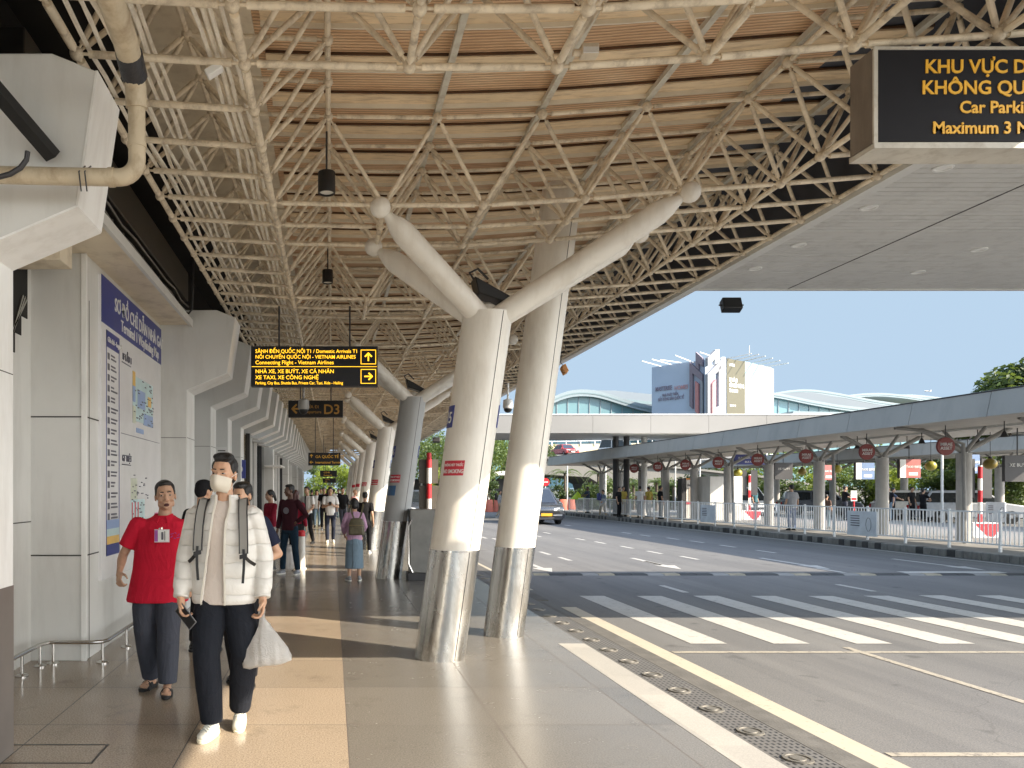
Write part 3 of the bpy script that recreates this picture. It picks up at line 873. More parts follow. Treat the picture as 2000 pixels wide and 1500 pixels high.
# ------------------------------------------------------------------ elbow drain pipe
dp = thing('drain_pipe', 'thick cream drain pipe with elbow crossing in front of the nearest bracket frame', 'pipe', (-1.02, 4.0, 3.3))
OLD = mat('stained cream drain pipe', (.54, .46, .33), .5, var=.1, dirt=(.22, .14, .07), dscale=(3, 3, 2), damt=.6)
def arc(c, a, b, n=6):
    a, b = Vector(a), Vector(b)
    return [Vector(c) + a * math.cos(PI / 2 * i / n) + b * math.sin(PI / 2 * i / n) for i in range(n + 1)]
MB().path([(-.985, 2.3, 3.98), (-1.01, 3.75, 3.80), (-1.02, 3.93, 3.76)], .062, 16).build('upper_pipe', OLD, dp, True)
MB().path([(-1.02, 3.9, 3.77), (-1.022, 4.0, 3.70), (-1.022, 4.02, 3.6)], .056, 16).build('bend', OLD, dp, True)
pts = [(-1.022, 4.02, 3.68), (-1.022, 4.03, 3.38)] + arc((-1.112, 4.03, 3.33), (.09, 0, 0), (0, 0, -.09)) + [(-1.4, 4.03, 3.245), (-2.6, 4.0, 3.26)]
MB().path(pts, .045, 16).build('lower_pipe', OLD, dp, True)
MB().path([(-1.015, 3.84, 3.785), (-1.02, 3.97, 3.74)], .068, 16).build('black_wrap', mat('black tape', (.03, .03, .035), .5, bmp=.5, bs=30), dp, True)
m = MB(); m.path([(-1.022, 4.02, 3.64), (-1.022, 4.02, 3.61)], .05, 16); m.path([(-1.022, 4.03, 3.42), (-1.022, 4.03, 3.395)], .05, 16); m.path([(-1.14, 4.03, 3.24), (-1.17, 4.03, 3.24)], .05, 16)
m.build('collar', OLD, dp, True)
m = MB()
for x in (-1.28, -1.31): m.path([(x, 4.08, 3.32), (x, 3.978, 3.25), (x + .01, 3.985, 3.15)], .004, 5)
m.build('wire_tie', DARK, dp, True)
tag(MB().path([P(54, 296, 3.85), P(52, 312, 3.85), P(40, 328, 3.85), P(20, 340, 3.85), P(-6, 347, 3.85), P(-60, 350, 3.85)], .014, 8).build('flexible_conduit', DARK), 'short dark flexible conduit looping beside the cream drain pipe', 'conduit')
tag(MB().path([(-2.1, 10.0, 3.93), (-1.86, 10.0, 3.90), (-1.80, 9.9, 3.93), (-1.78, 9.9, 4.6)], .014, 6).build('thin_duct_pipe', DARK), 'thin dark pipe bent up from the end of the beige soffit', 'pipe')

# ------------------------------------------------------------------ low stainless rail
hr = thing('guard_rail', 'low polished steel guard rail bent round the foot of the map pillar', 'rail', (-2.3, 7.05, 0))
rz = .20
pts = [(-2.66, 5.6, rz), (-2.64, 6.92, rz), (-2.60, 7.04, rz), (-2.54, 7.06, rz), (-2.2, 7.06, rz), (-2.12, 7.09, rz), (-2.09, 7.18, rz), (-2.08, 10.2, rz)]
MB().path(pts, .019, 12).build('rail', STEEL, hr, True)
for (x, y) in ((-2.66, 6.0), (-2.655, 6.58), (-2.64, 6.95), (-2.56, 7.06), (-2.12, 7.10), (-2.085, 7.8), (-2.085, 8.6), (-2.085, 9.4), (-2.08, 10.1)):
    m = MB().lathe([(.055, 0), (.055, .012), (.04, .022), (.014, .026), (.014, rz)], (x, y, 0), 14); m.build('post', STEEL, hr, True)

# ------------------------------------------------------------------ hanging signs
def hang(name, lab, x0, x1, z0, z1, Y, dep, ztop, face=SIGNBLACK, frame_m=DARK):
    s = thing(name, lab, 'hanging sign', ((x0 + x1) / 2, Y, z0))
    MB().box(x0, x1, Y, Y + dep, z0, z1).build('sign_box', frame_m, s, True, bevel=.006)
    MB().box(x0 + .012, x1 - .012, Y - .004, Y, z0 + .012, z1 - .012).build('sign_face', face, s, True)
    for f in (.22, .78):
        x = x0 + (x1 - x0) * f
        MB().tube((x, Y + dep / 2, z1), (x, Y + dep / 2, ztop), .012, n=8).build('hanger', DARK, s, True)
    return s
# arrivals / parking sign
Y = 10.6
a, b = P(490, 755, Y), P(738, 676, Y)
x0, x1, z0, z1 = a.x, b.x, a.z, b.z
s = hang('arrivals_sign', 'wide black hanging sign with yellow arrivals and parking directions and two arrows', x0, x1, z0, z1, Y, .12, 4.15)
W, Hh = x1 - x0, z1 - z0
def st(body, u, v, size, sx=1.0, bold=.002, m=YELLOW): return text(body, (x0 + W * u, Y - .005, z1 - Hh * v), size * Hh, m, s, (90, 0, 0), 'LEFT', bold, sx)
st('SẢNH ĐẾN QUỐC NỘI T1 / Domestic Arrivals T1', .035, .17, .125, .95)
st('NỐI CHUYẾN QUỐC NỘI - VIETNAM AIRLINES', .035, .31, .125, .95)
st('Connecting Flight - Vietnam Airlines', .035, .45, .135, .98)
st('NHÀ XE, XE BUÝT, XE CÁ NHÂN', .035, .67, .135, .98)
st('XE TAXI, XE CÔNG NGHỆ', .035, .82, .135, .98)
st('Parking, City Bus, Shuttle Bus, Private Car, Taxi, Ride - Hailing', .035, .945, .10, .86)
MB().box(x0 + .012, x1 - .012, Y - .006, Y - .003, z0 + Hh * .485, z0 + Hh * .497).build('divider', YELLOW, s, True)
def arrow(cx, cz, r, ang, m, par, Y):
    q = MB()
    M = Matrix.Translation((cx, Y - .007, cz)) @ Matrix.Rotation(R(ang), 4, 'Y')
    q.box(-r * .12, r * .12, -.002, .002, -r * .75, r * .55)
    for sgn in (-1, 1): q.obox((sgn * r * .30, 0, r * .38), Vector((sgn * .40, 0, -.40)) * r * .85, (0, .002, 0), Vector((sgn * .7, 0, .7)) * r * .13)
    q.xf(M); q.build('arrow', m, par, True)
def rim(cx, cz, hw, hh, t, m, par, Y):
    q = MB()
    q.box(cx - hw, cx + hw, Y - .007, Y - .003, cz + hh - t, cz + hh); q.box(cx - hw, cx + hw, Y - .007, Y - .003, cz - hh, cz - hh + t)
    q.box(cx - hw, cx - hw + t, Y - .0075, Y - .003, cz - hh + t, cz + hh - t); q.box(cx + hw - t, cx + hw, Y - .0075, Y - .003, cz - hh + t, cz + hh - t)
    q.build('arrow_frame', m, par, True)
for v, ang in ((.27, 0), (.75, 90)):
    cx, cz = x0 + W * .925, z1 - Hh * v
    arrow(cx, cz, .075, ang, YELLOW, s, Y); rim(cx, cz, .105, .10, .008, YELLOW, s, Y)
# D3 sign
Y = 16.4
a, b = P(563, 815, Y), P(670, 782, Y)
s = hang('departure_gate_sign', 'black hanging sign with orange D3 and a left arrow behind the dome camera', a.x, b.x, a.z, b.z, Y, .12, 4.15)
x0, x1, z0, z1 = a.x, b.x, a.z, b.z; W, Hh = x1 - x0, z1 - z0
arrow(x0 + W * .16, (z0 + z1) / 2, .15, -90, ORANGE, s, Y)
st('CỬA ĐI', .29, .47, .26, 1, .006, ORANGE); st('Departure', .29, .76, .24, 1, .004, ORANGE); st('D3', .64, .80, .80, 1, .014, ORANGE)
# three signs further down
for i, (pa, pb, Y, tx, lab) in enumerate((((602, 909), (665, 884), 24.5, ('GA QUỐC TẾ T2', 'International Terminal 2'), 'third hanging sign down the walkway, black with two rows of dull yellow text'),
                                          ((625, 931), (658, 919), 36, ('CỬA ĐI', 'Departure D2'), 'small far hanging sign, black, just under the third sign'),
                                          ((630, 943), (656, 934), 46, ('LỐI RA', 'Exit'), 'smallest and farthest black hanging sign down the walkway'))):
    a, b = P(*pa, Y), P(*pb, Y); x0, x1, z0, z1 = a.x, b.x, a.z, b.z; W, Hh = x1 - x0, z1 - z0
    s = hang('far_direction_sign', lab, x0, x1, z0, z1, Y, .1, 4.15)
    m = MB()
    if i == 0:
        arrow(x0 + W * .10, z1 - Hh * .27, .07, 0, AMBER, s, Y); arrow(x0 + W * .10, z1 - Hh * .75, .07, -90, AMBER, s, Y)
    st(tx[0], .22, .42, .30, 1, .006, AMBER); st(tx[1], .22, .85, .26, .9, .004, AMBER)
# big parking time sign
Y = 4.55
x0 = P(1680, 0, 4.72).x; xf = P(1705, 0, Y).x
z0, z1 = P(0, 281, Y).z, P(0, 95, Y).z
s = thing('parking_time_sign', 'large black box sign with amber stopping time text hung under the canopy edge', 'hanging sign', (4.0, Y, z0))
x1 = xf + 2.25
MB().prism([(xf, z0), (x1, z0), (x1, z1), (xf, z1)], 'y', Y, Y + .2).build('sign_box', mat('bronze sign box', (.17, .14, .115), .45, var=.2, dirt=(.3, .27, .22), damt=.5), s, True)
BORD = mat('dusty pale frame', (.58, .55, .48), .55, var=.12, dirt=(.35, .3, .23), dscale=(4, 4, 4), damt=.6)
m = MB(); m.box(xf, x1, Y - .012, Y + .21, z0 - .03, z0 + .004); m.box(xf - .004, xf + .02, Y - .014, Y - .001, z0 + .004, z1 - .012); m.box(xf, x1, Y - .013, Y - .001, z1 - .012, z1 + .006)
m.build('frame', BORD, s, True)
MB().box(xf + .02, x1, Y - .008, Y - .002, z0 + .01, z1 - .013).build('sign_face', mat('dark slate sign face', (.018, .018, .022), .7, spec=.2), s, True)
cx = P(2052, 0, Y).x
for body, py, px_h in (('KHU VỰC DỪNG ĐỖ', 144, 27), ('KHÔNG QUÁ 3 PHÚT', 185, 27), ('Car Parking Area', 222, 24), ('Maximum 3 Minutes', 262, 24)):
    left = {'KHU VỰC DỪNG ĐỖ': 1803, 'KHÔNG QUÁ 3 PHÚT': 1797, 'Car Parking Area': 1871, 'Maximum 3 Minutes': 1818}[body]
    q = P(left, py, Y)
    text(body, (q.x, Y - .009, q.z), px_h / F * Y * 1.36, AMBER, s, (90, 0, 0), 'LEFT', .02, 1.0)
for px in (1783, 2150):
    x = P(px, 0, 4.65).x
    MB().box(x - .03, x + .03, 4.63, 4.66, z1, 4.25).build('hanger', DARK, s, True)

# ------------------------------------------------------------------ small fittings under the canopy
lp = thing('pendant_lamp', 'black can lamp hanging in the frame nearest the camera', 'lamp', (-.035, 6.2, 0), 0, 'black can lamps under the frame')
q = P(638, 378, 6.2)
lp.location = (q.x, 6.2, q.z)
MB().lathe([(.0, .175), (.068, .17), (.07, .165), (.07, 0), (.06, .0), (.058, .03)], n=24).build('can', BLACK, lp)
MB().lathe([(.056, .012), (.02, .02), (.001, .02)], n=20).build('lens', mat('frosted lens', (.7, .7, .66), .2), lp)
MB().tube((0, 0, .17), (0, 0, .5), .008).build('stem', DARK, lp)
q = P(640, 553, 10.1); dup(lp, (q.x, 10.1, q.z), 0, 'black can lamp hanging further off, straight above the arrivals sign')
eb = thing('emergency_lamp_box', 'small cream box lamp clamped on a frame tube high at the centre', 'lamp', P(1150, 100, 4.9))
MB().box(-.055, .055, -.04, .04, -.04, .035).build('housing', BEIGEPANEL, eb, bevel=.008)
MB().box(-.048, .048, -.046, -.038, -.034, .004).build('lens', WHITE, eb)
MB().tube((-.1, 0, -.01), (-.05, 0, -.01), .022, n=10).build('arm', PIPE, eb)
eb2 = thing('emergency_lamp_box', 'white slanted box lamp among the conduits at upper left', 'lamp', P(418, 138, 4.6))
MB().obox((0, 0, 0), (.045, 0, .028), (0, .03, 0), (-.012, 0, .02)).build('housing', WHITE, eb2, bevel=.006)
cd = thing('dome_camera', 'white dome security camera on a drop pole in front of the gate sign', 'camera', P(593, 800, 13.5))
def domecam(c, s=1.0, shade=ALULIGHT):
    MB().lathe([(.02 * s, .5 * s), (.02 * s, .2 * s), (.09 * s, .17 * s), (.10 * s, .03 * s), (.085 * s, 0)], n=20).build('housing', shade, c)
    MB().lathe([(.082 * s, .0), (.075 * s, -.04 * s), (.045 * s, -.075 * s), (.001, -.085 * s)], n=20).build('dome', BLACK, c)
domecam(cd, 1.0, mat('grey camera housing', (.32, .31, .29), .4))
cd2 = thing('dome_camera', 'white dome camera hanging under the canopy edge between the two near columns', 'camera', P(992, 798, 16.0)); domecam(cd2, 1.05, WHITE)
ol = thing('orange_fitting', 'small orange lamp on a cable at the canopy edge right of the tall column', 'lamp', P(1102, 722, 13.0))
MB().obox((0, 0, 0), (.035, 0, .02), (0, .06, -.02), (-.03, 0, .06)).build('body', mat('orange housing', (.55, .25, .08), .4), ol, bevel=.01)
MB().path([(0, 0, .05), (-.06, 0, .12), (-.05, 0, .3), (.02, 0, .34), (.02, 0, .42)], .006, 6).build('cable', BLACK, ol)

# ------------------------------------------------------------------ road canopy overhead and the far one
SOFF = mat('grey soffit slats', (.62, .615, .59), .55, var=.05, vs=1, dirt=(.3, .28, .25), damt=.3)
FARF = mat('distant fascia', (.20, .197, .19), .6, var=.08, vs=.3)
def roadcanopy(x0, x1, y0, y1, z, th, lab, lamps, slats):
    t = thing('road_canopy', lab, 'canopy', ((x0 + x1) / 2, (y0 + y1) / 2, z))
    MB().box(x0, x1, y0 + .06, y1 - .06, z + .012, z + th - .02).build('deck', CONCRETE, t, True)
    if slats:
        m = MB(); n = int((y1 - y0) / .115)
        for k in range(n):
            ya = y0 + .06 + k * (y1 - y0 - .12) / n; yb = y0 + .06 + (k + 1) * (y1 - y0 - .12) / n
            m.box(x0, x1, ya + .004, yb - .006, z, z + .011)
        m.build('soffit', SOFF, t, True, smooth=False)
        MB().box(6.79, 6.81, y0 + .06, y1 - .06, z - .003, z + .0115).build('soffit_joint', JOINT, t, True)
    else:
        MB().box(x0, x1, y0 + .06, y1 - .06, z, z + .011).build('soffit', SOFF, t, True)
    n = int((x1 - x0) / 2.9)
    for ya in (y0, y1 - .06):
        m = MB()
        for k in range(n): m.box(x0 + (x1 - x0) * k / n + .006, x0 + (x1 - x0) * (k + 1) / n - .006, ya, ya + .06, z - .02, z + th)
        m.build('fascia', ALU if slats else FARF, t, True)
    MB().box(x0, x1, y0 - .03, y0 + .1, z + th, z + th + .05).build('coping', ALULIGHT, t, True)
    for (px, py) in lamps:
        Y = (z - H) * F / (VY - py); X = (px - VX) / F * Y
        l = MB().lathe([(.085, 0), (.085, -.012), (.065, -.014), (.06, -.004), (.001, -.003)], (X, Y, z), 20).build('downlight', WHITE, t, True)
    return t
roadcanopy(4.99, 60, 6.2, 11.5, 4.6, .26, 'grey slatted canopy spanning the road overhead at right', ((1842, 327), (1697, 405), (1913, 487), (1560, 478), (1475, 524), (1793, 531)), True)
fc = roadcanopy(7.6, 44, 40.2, 46.0, 4.6, .93, 'long grey canopy with tall fascia crossing the road in the distance', (), False)
for (x, y) in ((15.9, 43), (16.5, 43.0), (17.7, 43.5)):
    MB().tube((x, y, -.02), (x, y, 4.6), .16, n=12).build('post', DARK if x < 17 else ALU, fc, True)
fl = thing('floodlight', 'black floodlight on a U bracket under the far edge of the road canopy', 'floodlight', (P(1428, 600, 11.35).x, 11.35, P(0, 600, 11.35).z))
MB().obox((0, 0, .03), (.14, 0, 0), (0, .05, -.03), (0, .03, .085)).build('lamp_head', BLACK, fl, bevel=.012)
MB().obox((0, -.045, .025), (.11, 0, 0), (0, .008, 0), (0, .01, .05)).build('lens', mat('lamp lens', (.1, .1, .1), .1), fl)
m = MB(); m.bar((-.17, 0, -.0), (-.17, 0, .40), .02, .02); m.bar((.17, 0, .0), (.17, 0, .40), .02, .02); m.bar((-.17, 0, .40), (.17, 0, .40), .02, .02)
m.bar((-.18, 0, .03), (.18, 0, .03), .02, .02)
m.build('bracket', DARK, fl)
fl2 = dup(fl, (P(852, 861, 30).x, 30, P(0, 861, 30).z), 0, 'tiny floodlight hanging in the gap between the first two strut columns')

# ------------------------------------------------------------------ cabinet and height post by the second column
cb = thing('metal_cabinet', 'dull grey metal cabinet on a dark plinth beside the second strut column', 'cabinet', (1.62, 13.7, 0))
MB().box(-.24, .24, -.17, .17, .14, 1.26).build('cabinet_body', mat('galvanised sheet', (.20, .195, .18), .4, metal=.5, var=.15), cb, bevel=.01)
MB().box(-.28, .28, -.2, .2, 0, .14).build('plinth', DARK, cb, bevel=.008)
MB().path([(-.2, -.2, .15), (-.27, -.2, .3), (-.27, -.2, .95), (-.2, -.2, 1.08)], .016, 8).build('handle', STEEL, cb)
STRIPE = [RED, WHITE]
def striped_post(t, h, r, seg, first=0):
    z = 0; k = first
    while z < h - .01:
        MB().tube((0, 0, z), (0, 0, min(h, z + seg)), r, n=14).build('band', STRIPE[k % 2], t); z += seg; k += 1
hp = thing('height_post', 'red and white banded post with dark boards standing behind the nearest column', 'post', (P(838, 0, 17.5).x, 17.5, 0))
striped_post(hp, 2.45, .055, .35)
for z in (1.15, 1.75): MB().box(-.22, .22, .07, .10, z, z + .55).build('board', mat('dark brown board', (.085, .075, .06), .6), hp)
# ------------------------------------------------------------------ road island: kerb, paving, fence, canopy
struct('island_paving', MB().box(15.25, 27, 9, 56, -.2, .15), PAVING)
mb = MB(); rg = random.Random(2)
KB = [mat('kerb dark paint', (.05, .05, .05), .7, var=.3), mat('kerb worn pale paint', (.22, .215, .20), .75, var=.25, dirt=(.1, .1, .1), damt=.6)]
for k in range(190):
    y = 9 + .25 * k
    mb.cm = 0 if (rg.random() < (.75 if k % 2 == 0 else .15) and k > 36) else 1
    mb.box(15.0, 15.25, y + .008, y + .243, -.2, .155)
struct('island_kerb', mb, KB, bevel=.02)

fn = thing('island_fence', 'white painted steel fence with upright bars along the island kerb', 'fence', (15.6, 30, .15))
FW = mat('white fence paint', (.84, .85, .85), .45, var=.06)
ys = [12.0 + 1.48 * k for k in range(27)]
for y in ys: MB().box(15.575, 15.625, y - .025, y + .025, .15, 1.13).build('post', FW, fn, True)
m = MB()
for z in (.30, 1.06): m.box(15.588, 15.612, ys[0], ys[-1], z, z + .035)
m.build('rails', FW, fn, True)
m = MB(); y = ys[0]
while y < ys[-1]:
    m.box(15.592, 15.608, y - .011, y + .011, .31, 1.08); y += .118 if y < 30 else .15
tag(m.build('bars', FW, fn, True), kind='stuff')
PAPER = mat('pale notice board', (.66, .70, .74), .4)
for px, wd, lab, pic in ((1681, .62, 'white notice board with a line drawing of a face on the near fence', 1), (1381, .62, 'white notice board on the fence below the orange framed kiosk', 0), (1945, .40, 'small white notice board far behind the fence beside the striped barrier block', 1)):
    Y = 15.5 * F / (px - VX) if px < 1900 else 28
    s = thing('fence_notice', lab, 'notice board', (15.54 if px < 1900 else P(px, 0, Y).x, Y, .62 if px < 1900 else .8), 0, 'white notice boards on the fence')
    MB().box(-.02, .02, -wd, wd, -.36, .36).build('board', PAPER, s)
    m = MB()
    for k in range(5): m.box(-.024, -.019, .08, wd * .75, .2 - .07 * k, .23 - .07 * k)
    m.build('print', INK, s)
    if pic: MB().path([(-.024, -.30 + .11 * math.cos(a), -.02 + .2 * math.sin(a)) for a in [k * .7 for k in range(10)]], .007, 5).build('drawing', mat('grey pencil', (.22, .23, .26), .6), s)
ISA = mat('grey fascia paint', (.40, .39, .37), .5, var=.06, vs=.6, dirt=(.2, .2, .2), dscale=(.5, .5, .2), damt=.3)  # one grey for every fascia panel, with random patches
def islandcanopy(x0, x1, y0, y1, zb, zt, lab, gx):
    t = thing('island_canopy', lab, 'canopy', ((x0 + x1) / 2, y0, zb))
    n = int((y1 - y0) / 2.4)
    for k in range(n):
        ya, yb = y0 + (y1 - y0) * k / n, y0 + (y1 - y0) * (k + 1) / n
        MB().add([(x0 - .12, ya + .008, zb), (x0 - .12, yb - .008, zb), (x0, yb - .008, zt), (x0, ya + .008, zt), (x0 - .06, ya + .008, zb), (x0 - .06, yb - .008, zb), (x0 + .06, yb - .008, zt), (x0 + .06, ya + .008, zt)],
                 [(0, 1, 2, 3), (4, 7, 6, 5), (0, 4, 5, 1), (3, 2, 6, 7), (0, 3, 7, 4), (1, 5, 6, 2)]).build('fascia_panel', ISA, t, True, smooth=False)
    MB().prism([(x0 + .01, zt), (x1, zt + .1), (x1, zt + .04), (x0 + .07, zt - .06)], 'y', y0, y1).build('roof', ALU, t, True, smooth=False)
    MB().box(x0 - .055, x1, y0, y1, zb + .03, zb + .05).build('soffit', mat('pale soffit', (.44, .43, .40), .6), t, True)
    MB().path([(x0, y0, zt + .012), (x0, y1, zt + .012)], .018, 8).build('gutter', DARK, t, True)
    MB().prism([(x0 - .11, zb), (x0 + .005, zt), (x1, zt), (x1, zb)], 'y', y1 - .05, y1 + .02).build('end_panel', ISA, t, True)
    m = MB(); m.box(gx - .03, gx + .03, y0, y1, zb - .03, zb + .055)
    m.build('beam', ALU, t, True)
    return t
ic = islandcanopy(15.25, 20.6, 10.5, 54, 3.30, 3.88, 'long grey island canopy with sloped fascia on Y shaped columns', 17.7)
ic2 = islandcanopy(28.9, 34, 20, 60, 3.30, 3.88, 'second grey island canopy further right, behind the first', 31.3)
STRUTM = mat('grey strut paint', (.27, .265, .25), .5)
def ycol(x, y, lab, grp, r=.18, first=[None]):
    if first[0] is None:
        t = thing('island_column', lab, 'column', (x, y, .15), 0, grp)
        MB().lathe([(r, 0), (r, 2.48)], n=24).build('shaft', mat('grey concrete column', (.42, .41, .39), .7, var=.08, dirt=(.25, .24, .22), damt=.4), t)
        MB().lathe([(.085, 2.48), (.085, 2.62), (.03, 2.66)], n=14).build('cap', ALU, t)
        for s in (-1, 1):
            MB().path([(s * .04, 0, 2.52), (s * 1.3, 0, 3.19)], .065, 10).build('strut', STRUTM, t)
            MB().path([(0, s * .04, 2.52), (0, s * .75, 3.19)], .05, 10).build('strut', STRUTM, t)
        first[0] = t; return t
    return dup(first[0], (x, y, .15), 0, lab, grp)
for k in range(11):
    y = 18.3 + 3.2 * k
    ycol(17.7, y, f'grey round column with forked top under the near island canopy, {ORD[k]} from the right edge', 'Y columns of the near island canopy')
for k in range(6):
    ycol(31.3, 24 + 6 * k, f'grey column of the rear island canopy, {ORD[k]} from the right edge', 'Y columns of the rear island canopy')
for i, (x, y) in enumerate(((16.3, 26.4), (16.4, 21.0), (16.3, 33), (16.3, 40))):   # bent downpipes
    tag(MB().path([(15.4, y, 3.30), (16.2, y, 3.22), (17.1, y - .2, 2.85), (17.15, y - .2, .15)], .05, 10).build('downpipe', STRUTM), f'grey bent downpipe beside a fork of the near island canopy, {ORD[i]} by size', 'pipe')
DISC = mat('red disc sign', (.22, .03, .025), .45, var=.05)
for k in range(9):
    y = 17.4 + 3.0 * k
    s = thing('red_disc_sign', f'round red sign with white lettering hanging from the island canopy, {ORD[k]} from the right', 'hanging sign', (16.3, y, 2.76), 0, 'red discs hanging under the island canopy')
    MB().lathe([(.235, -.03), (.245, 0), (.235, .03)], n=28).xf(Matrix.Rotation(R(90), 4, 'X')).build('disc', DISC, s)
    MB().tube((0, 0, .25), (0, 0, .56), .012, n=6).build('hanger', DARK, s)
    for j, (bd, z) in enumerate((('MIRAE', .015), ('ASSET', -.09))):
        text(bd, (0, -.034, z), .115, WHITE, s, (90, 0, 0), 'CENTER', .004, 1, world=False)
LANT = [mat('gold green lantern', (.26, .24, .03), .4, var=.15), mat('dark gold lantern', (.17, .13, .02), .4, var=.15)]
for i, (px, py, Y, r) in enumerate(((1818, 910, 25.5, .165), (1934, 906, 22.5, .17), (1635, 916, 29, .16), (1567, 921, 31, .15), (1441, 924, 37, .2))):
    s = thing('ball_lantern', ['gold ball lantern hanging between two red disc signs at right', 'gold ball lantern by the rightmost banded post', 'gold ball lantern in front of a pink banner', 'small gold ball lantern near the dark board', 'dark gold ball lantern beside the navy bus sign'][i], 'lantern', P(px, py, Y), 0, 'ball lanterns under the island canopy')
    MB().ell((0, 0, 0), (r, r, r * .96), None, 20, 14).build('globe', LANT[i % 2], s)
    MB().tube((0, 0, r * .9), (0, 0, 3.3 - s.location.z), .008, n=6).build('cord', DARK, s)
    MB().lathe([(.05, 0), (.05, .05), (.02, .06)], (0, 0, r * .93), 12).build('cap', DARK, s)
PINKB = mat('faded red banner', (.42, .12, .11), .5); BLUEB = mat('faded blue banner', (.13, .20, .34), .5)
for i, (px, py, Y, c, lab) in enumerate(((1778, 914, 26, PINKB, 'red taxi bike banner box between the two near columns'), (1690, 919, 29, BLUEB, 'blue taxi bike banner box behind the second column'),
                                         (1615, 922, 32, PINKB, 'pinkish banner box half behind a column'), (1893, 905, 25.5, BLUEB, 'narrow blue banner box half behind the rightmost column'))):
    q = P(px, py, Y); s = thing('banner_box', lab, 'hanging sign', q, 0, 'taxi bike banners under the island canopy')
    MB().box(-.36, .36, .01, .12, -.34, .30).build('box', DARK, s)
    MB().box(-.35, .35, 0, .01, -.33, .29).build('face', c, s); MB().box(-.349, -.15, -.004, 0, -.329, .289).build('white_panel', WHITE, s)
    text('TAXI BIKE', (.10, -.006, .0), .115, WHITE, s, (90, 0, 0), 'CENTER', .01, 1, world=False)
    MB().box(-.05, .25, -.004, -.001, -.25, -.15).build('white_label', WHITE, s)
    MB().tube((0, .06, .30), (0, .06, 3.3 - q.z), .015).build('hanger', DARK, s)
for px, py, Y, lab in ((1531, 920, 33, 'dark hanging board with faint lettering under the island canopy'), (1990, 915, 21, 'dark board cut by the right edge of the picture')):
    q = P(px, py, Y); s = thing('dark_board', lab, 'hanging sign', q)
    MB().box(-.38, .38, 0, .1, -.36, .36).build('board', mat('dark board', (.05, .05, .055), .5), s)
    text('XE BUÝT', (0, -.004, .05), .13, ALU, s, (90, 0, 0), 'CENTER', 0, 1, world=False); MB().tube((0, .05, .36), (0, .05, 3.3 - q.z), .015).build('hanger', DARK, s)
q = P(1466, 897, 35); s = thing('bus_stop_sign', 'navy bus stop sign with pale lettering hanging under the island canopy', 'hanging sign', q)
MB().box(-.72, .72, 0, .1, -.24, .22).build('panel', NAVY, s)
text('XE ĐƯA ĐÓN - TRẢ KHÁCH', (0, -.004, .02), .12, WHITE, s, (90, 0, 0), 'CENTER', 0, .75, world=False); text('BUS STOP', (0, -.004, -.16), .12, WHITE, s, (90, 0, 0), 'CENTER', 0, 1, world=False)
MB().tube((0, .05, .22), (0, .05, 3.3 - q.z), .02).build('hanger', DARK, s)
# kiosk
q = P(1364, 957, 39.5); k0 = thing('travel_kiosk', 'orange framed kiosk with a faded brown advertising panel behind the fence', 'kiosk', (q.x, 39.5, .15))
MB().box(-.62, .62, 0, 1.0, 0, 2.0).build('booth', mat('kiosk white', (.60, .58, .54), .5), k0)
MB().box(-.64, .64, -.02, 0, 1.98, 2.06).build('orange_trim', mat('orange trim', (.55, .20, .03), .5), k0); MB().box(-.64, .64, -.02, 0, .72, .84).build('red_counter', RED, k0)
MB().box(-.48, .60, -.02, -.001, .86, 1.56).build('panel', mat('faded brown panel', (.40, .33, .27), .5), k0)
text('AVIGO', (-.40, -.024, 1.28), .30, mat('brown lettering', (.20, .08, .05), .5), k0, (90, 0, 0), 'LEFT', .015, 1, world=False)
text('LIMOUSINE', (-.36, -.024, 1.08), .14, mat('brown lettering pale', (.28, .15, .12), .5), k0, (90, 0, 0), 'LEFT', .0, 1, world=False)
text('XE LIMOUSINE', (0.05, -.008, 1.82), .13, INK, k0, (90, 0, 0), 'CENTER', .01, 1, world=False); text('TÂN SƠN NHẤT - VŨNG TÀU', (0, -.008, 1.66), .11, INK, k0, (90, 0, 0), 'CENTER', .01, .8, world=False)
MB().box(-.85, -.66, .0, .5, 0, 2.05).build('side_cabinet', DARK, k0)
g = thing('grey_booth', 'pale grey booth standing behind a column right of the kiosk', 'booth', (P(1430, 0, 36).x, 36.5, .15))
MB().box(-.8, .75, 0, 1.2, 0, 2.1).build('booth_body', ALU, g, bevel=.02); MB().box(.35, .6, -.01, 0, .7, 1.4).build('window', WHITE, g)
# height posts with barrier blocks on the island
for i, (px, Y, lab) in enumerate(((1914, 23.4, 'tall red and white post on a striped triangular block at right'), (1464, 37, 'red and white post on a striped block beside the white van'))):
    s = thing('banded_post', lab, 'post', (P(px, 0, Y).x, Y, .15)); striped_post(s, 2.2, .055, .36, 1)
    MB().box(-.42, -.1, .06, .12, 1.2, 2.4).build('board', DARK, s); MB().box(.1, .42, .06, .12, 1.2, 2.4).build('board', DARK, s)
    MB().box(-.42, .42, -.25, .25, 0, .46).build('block', WHITE, s, bevel=.02)
    MB().add([(-.38, -.256, .44), (.38, -.256, .44), (.0, -.256, .06), (.2, -.256, .03), (.41, -.256, .3)], [(0, 1, 4, 3, 2)]).build('red_chevron', RED, s)
s = thing('small_red_sign', 'small white and red no entry board on a red post behind the fence', 'sign', (P(1668, 0, 30).x, 30, .15))
MB().box(-.12, .12, 0, .02, 1.02, 1.42).build('board', WHITE, s); MB().box(-.1, .1, -.004, 0, 1.05, 1.15).build('red_band', RED, s); MB().tube((0, .01, 0), (0, .01, 1.02), .03).build('post', RED, s)
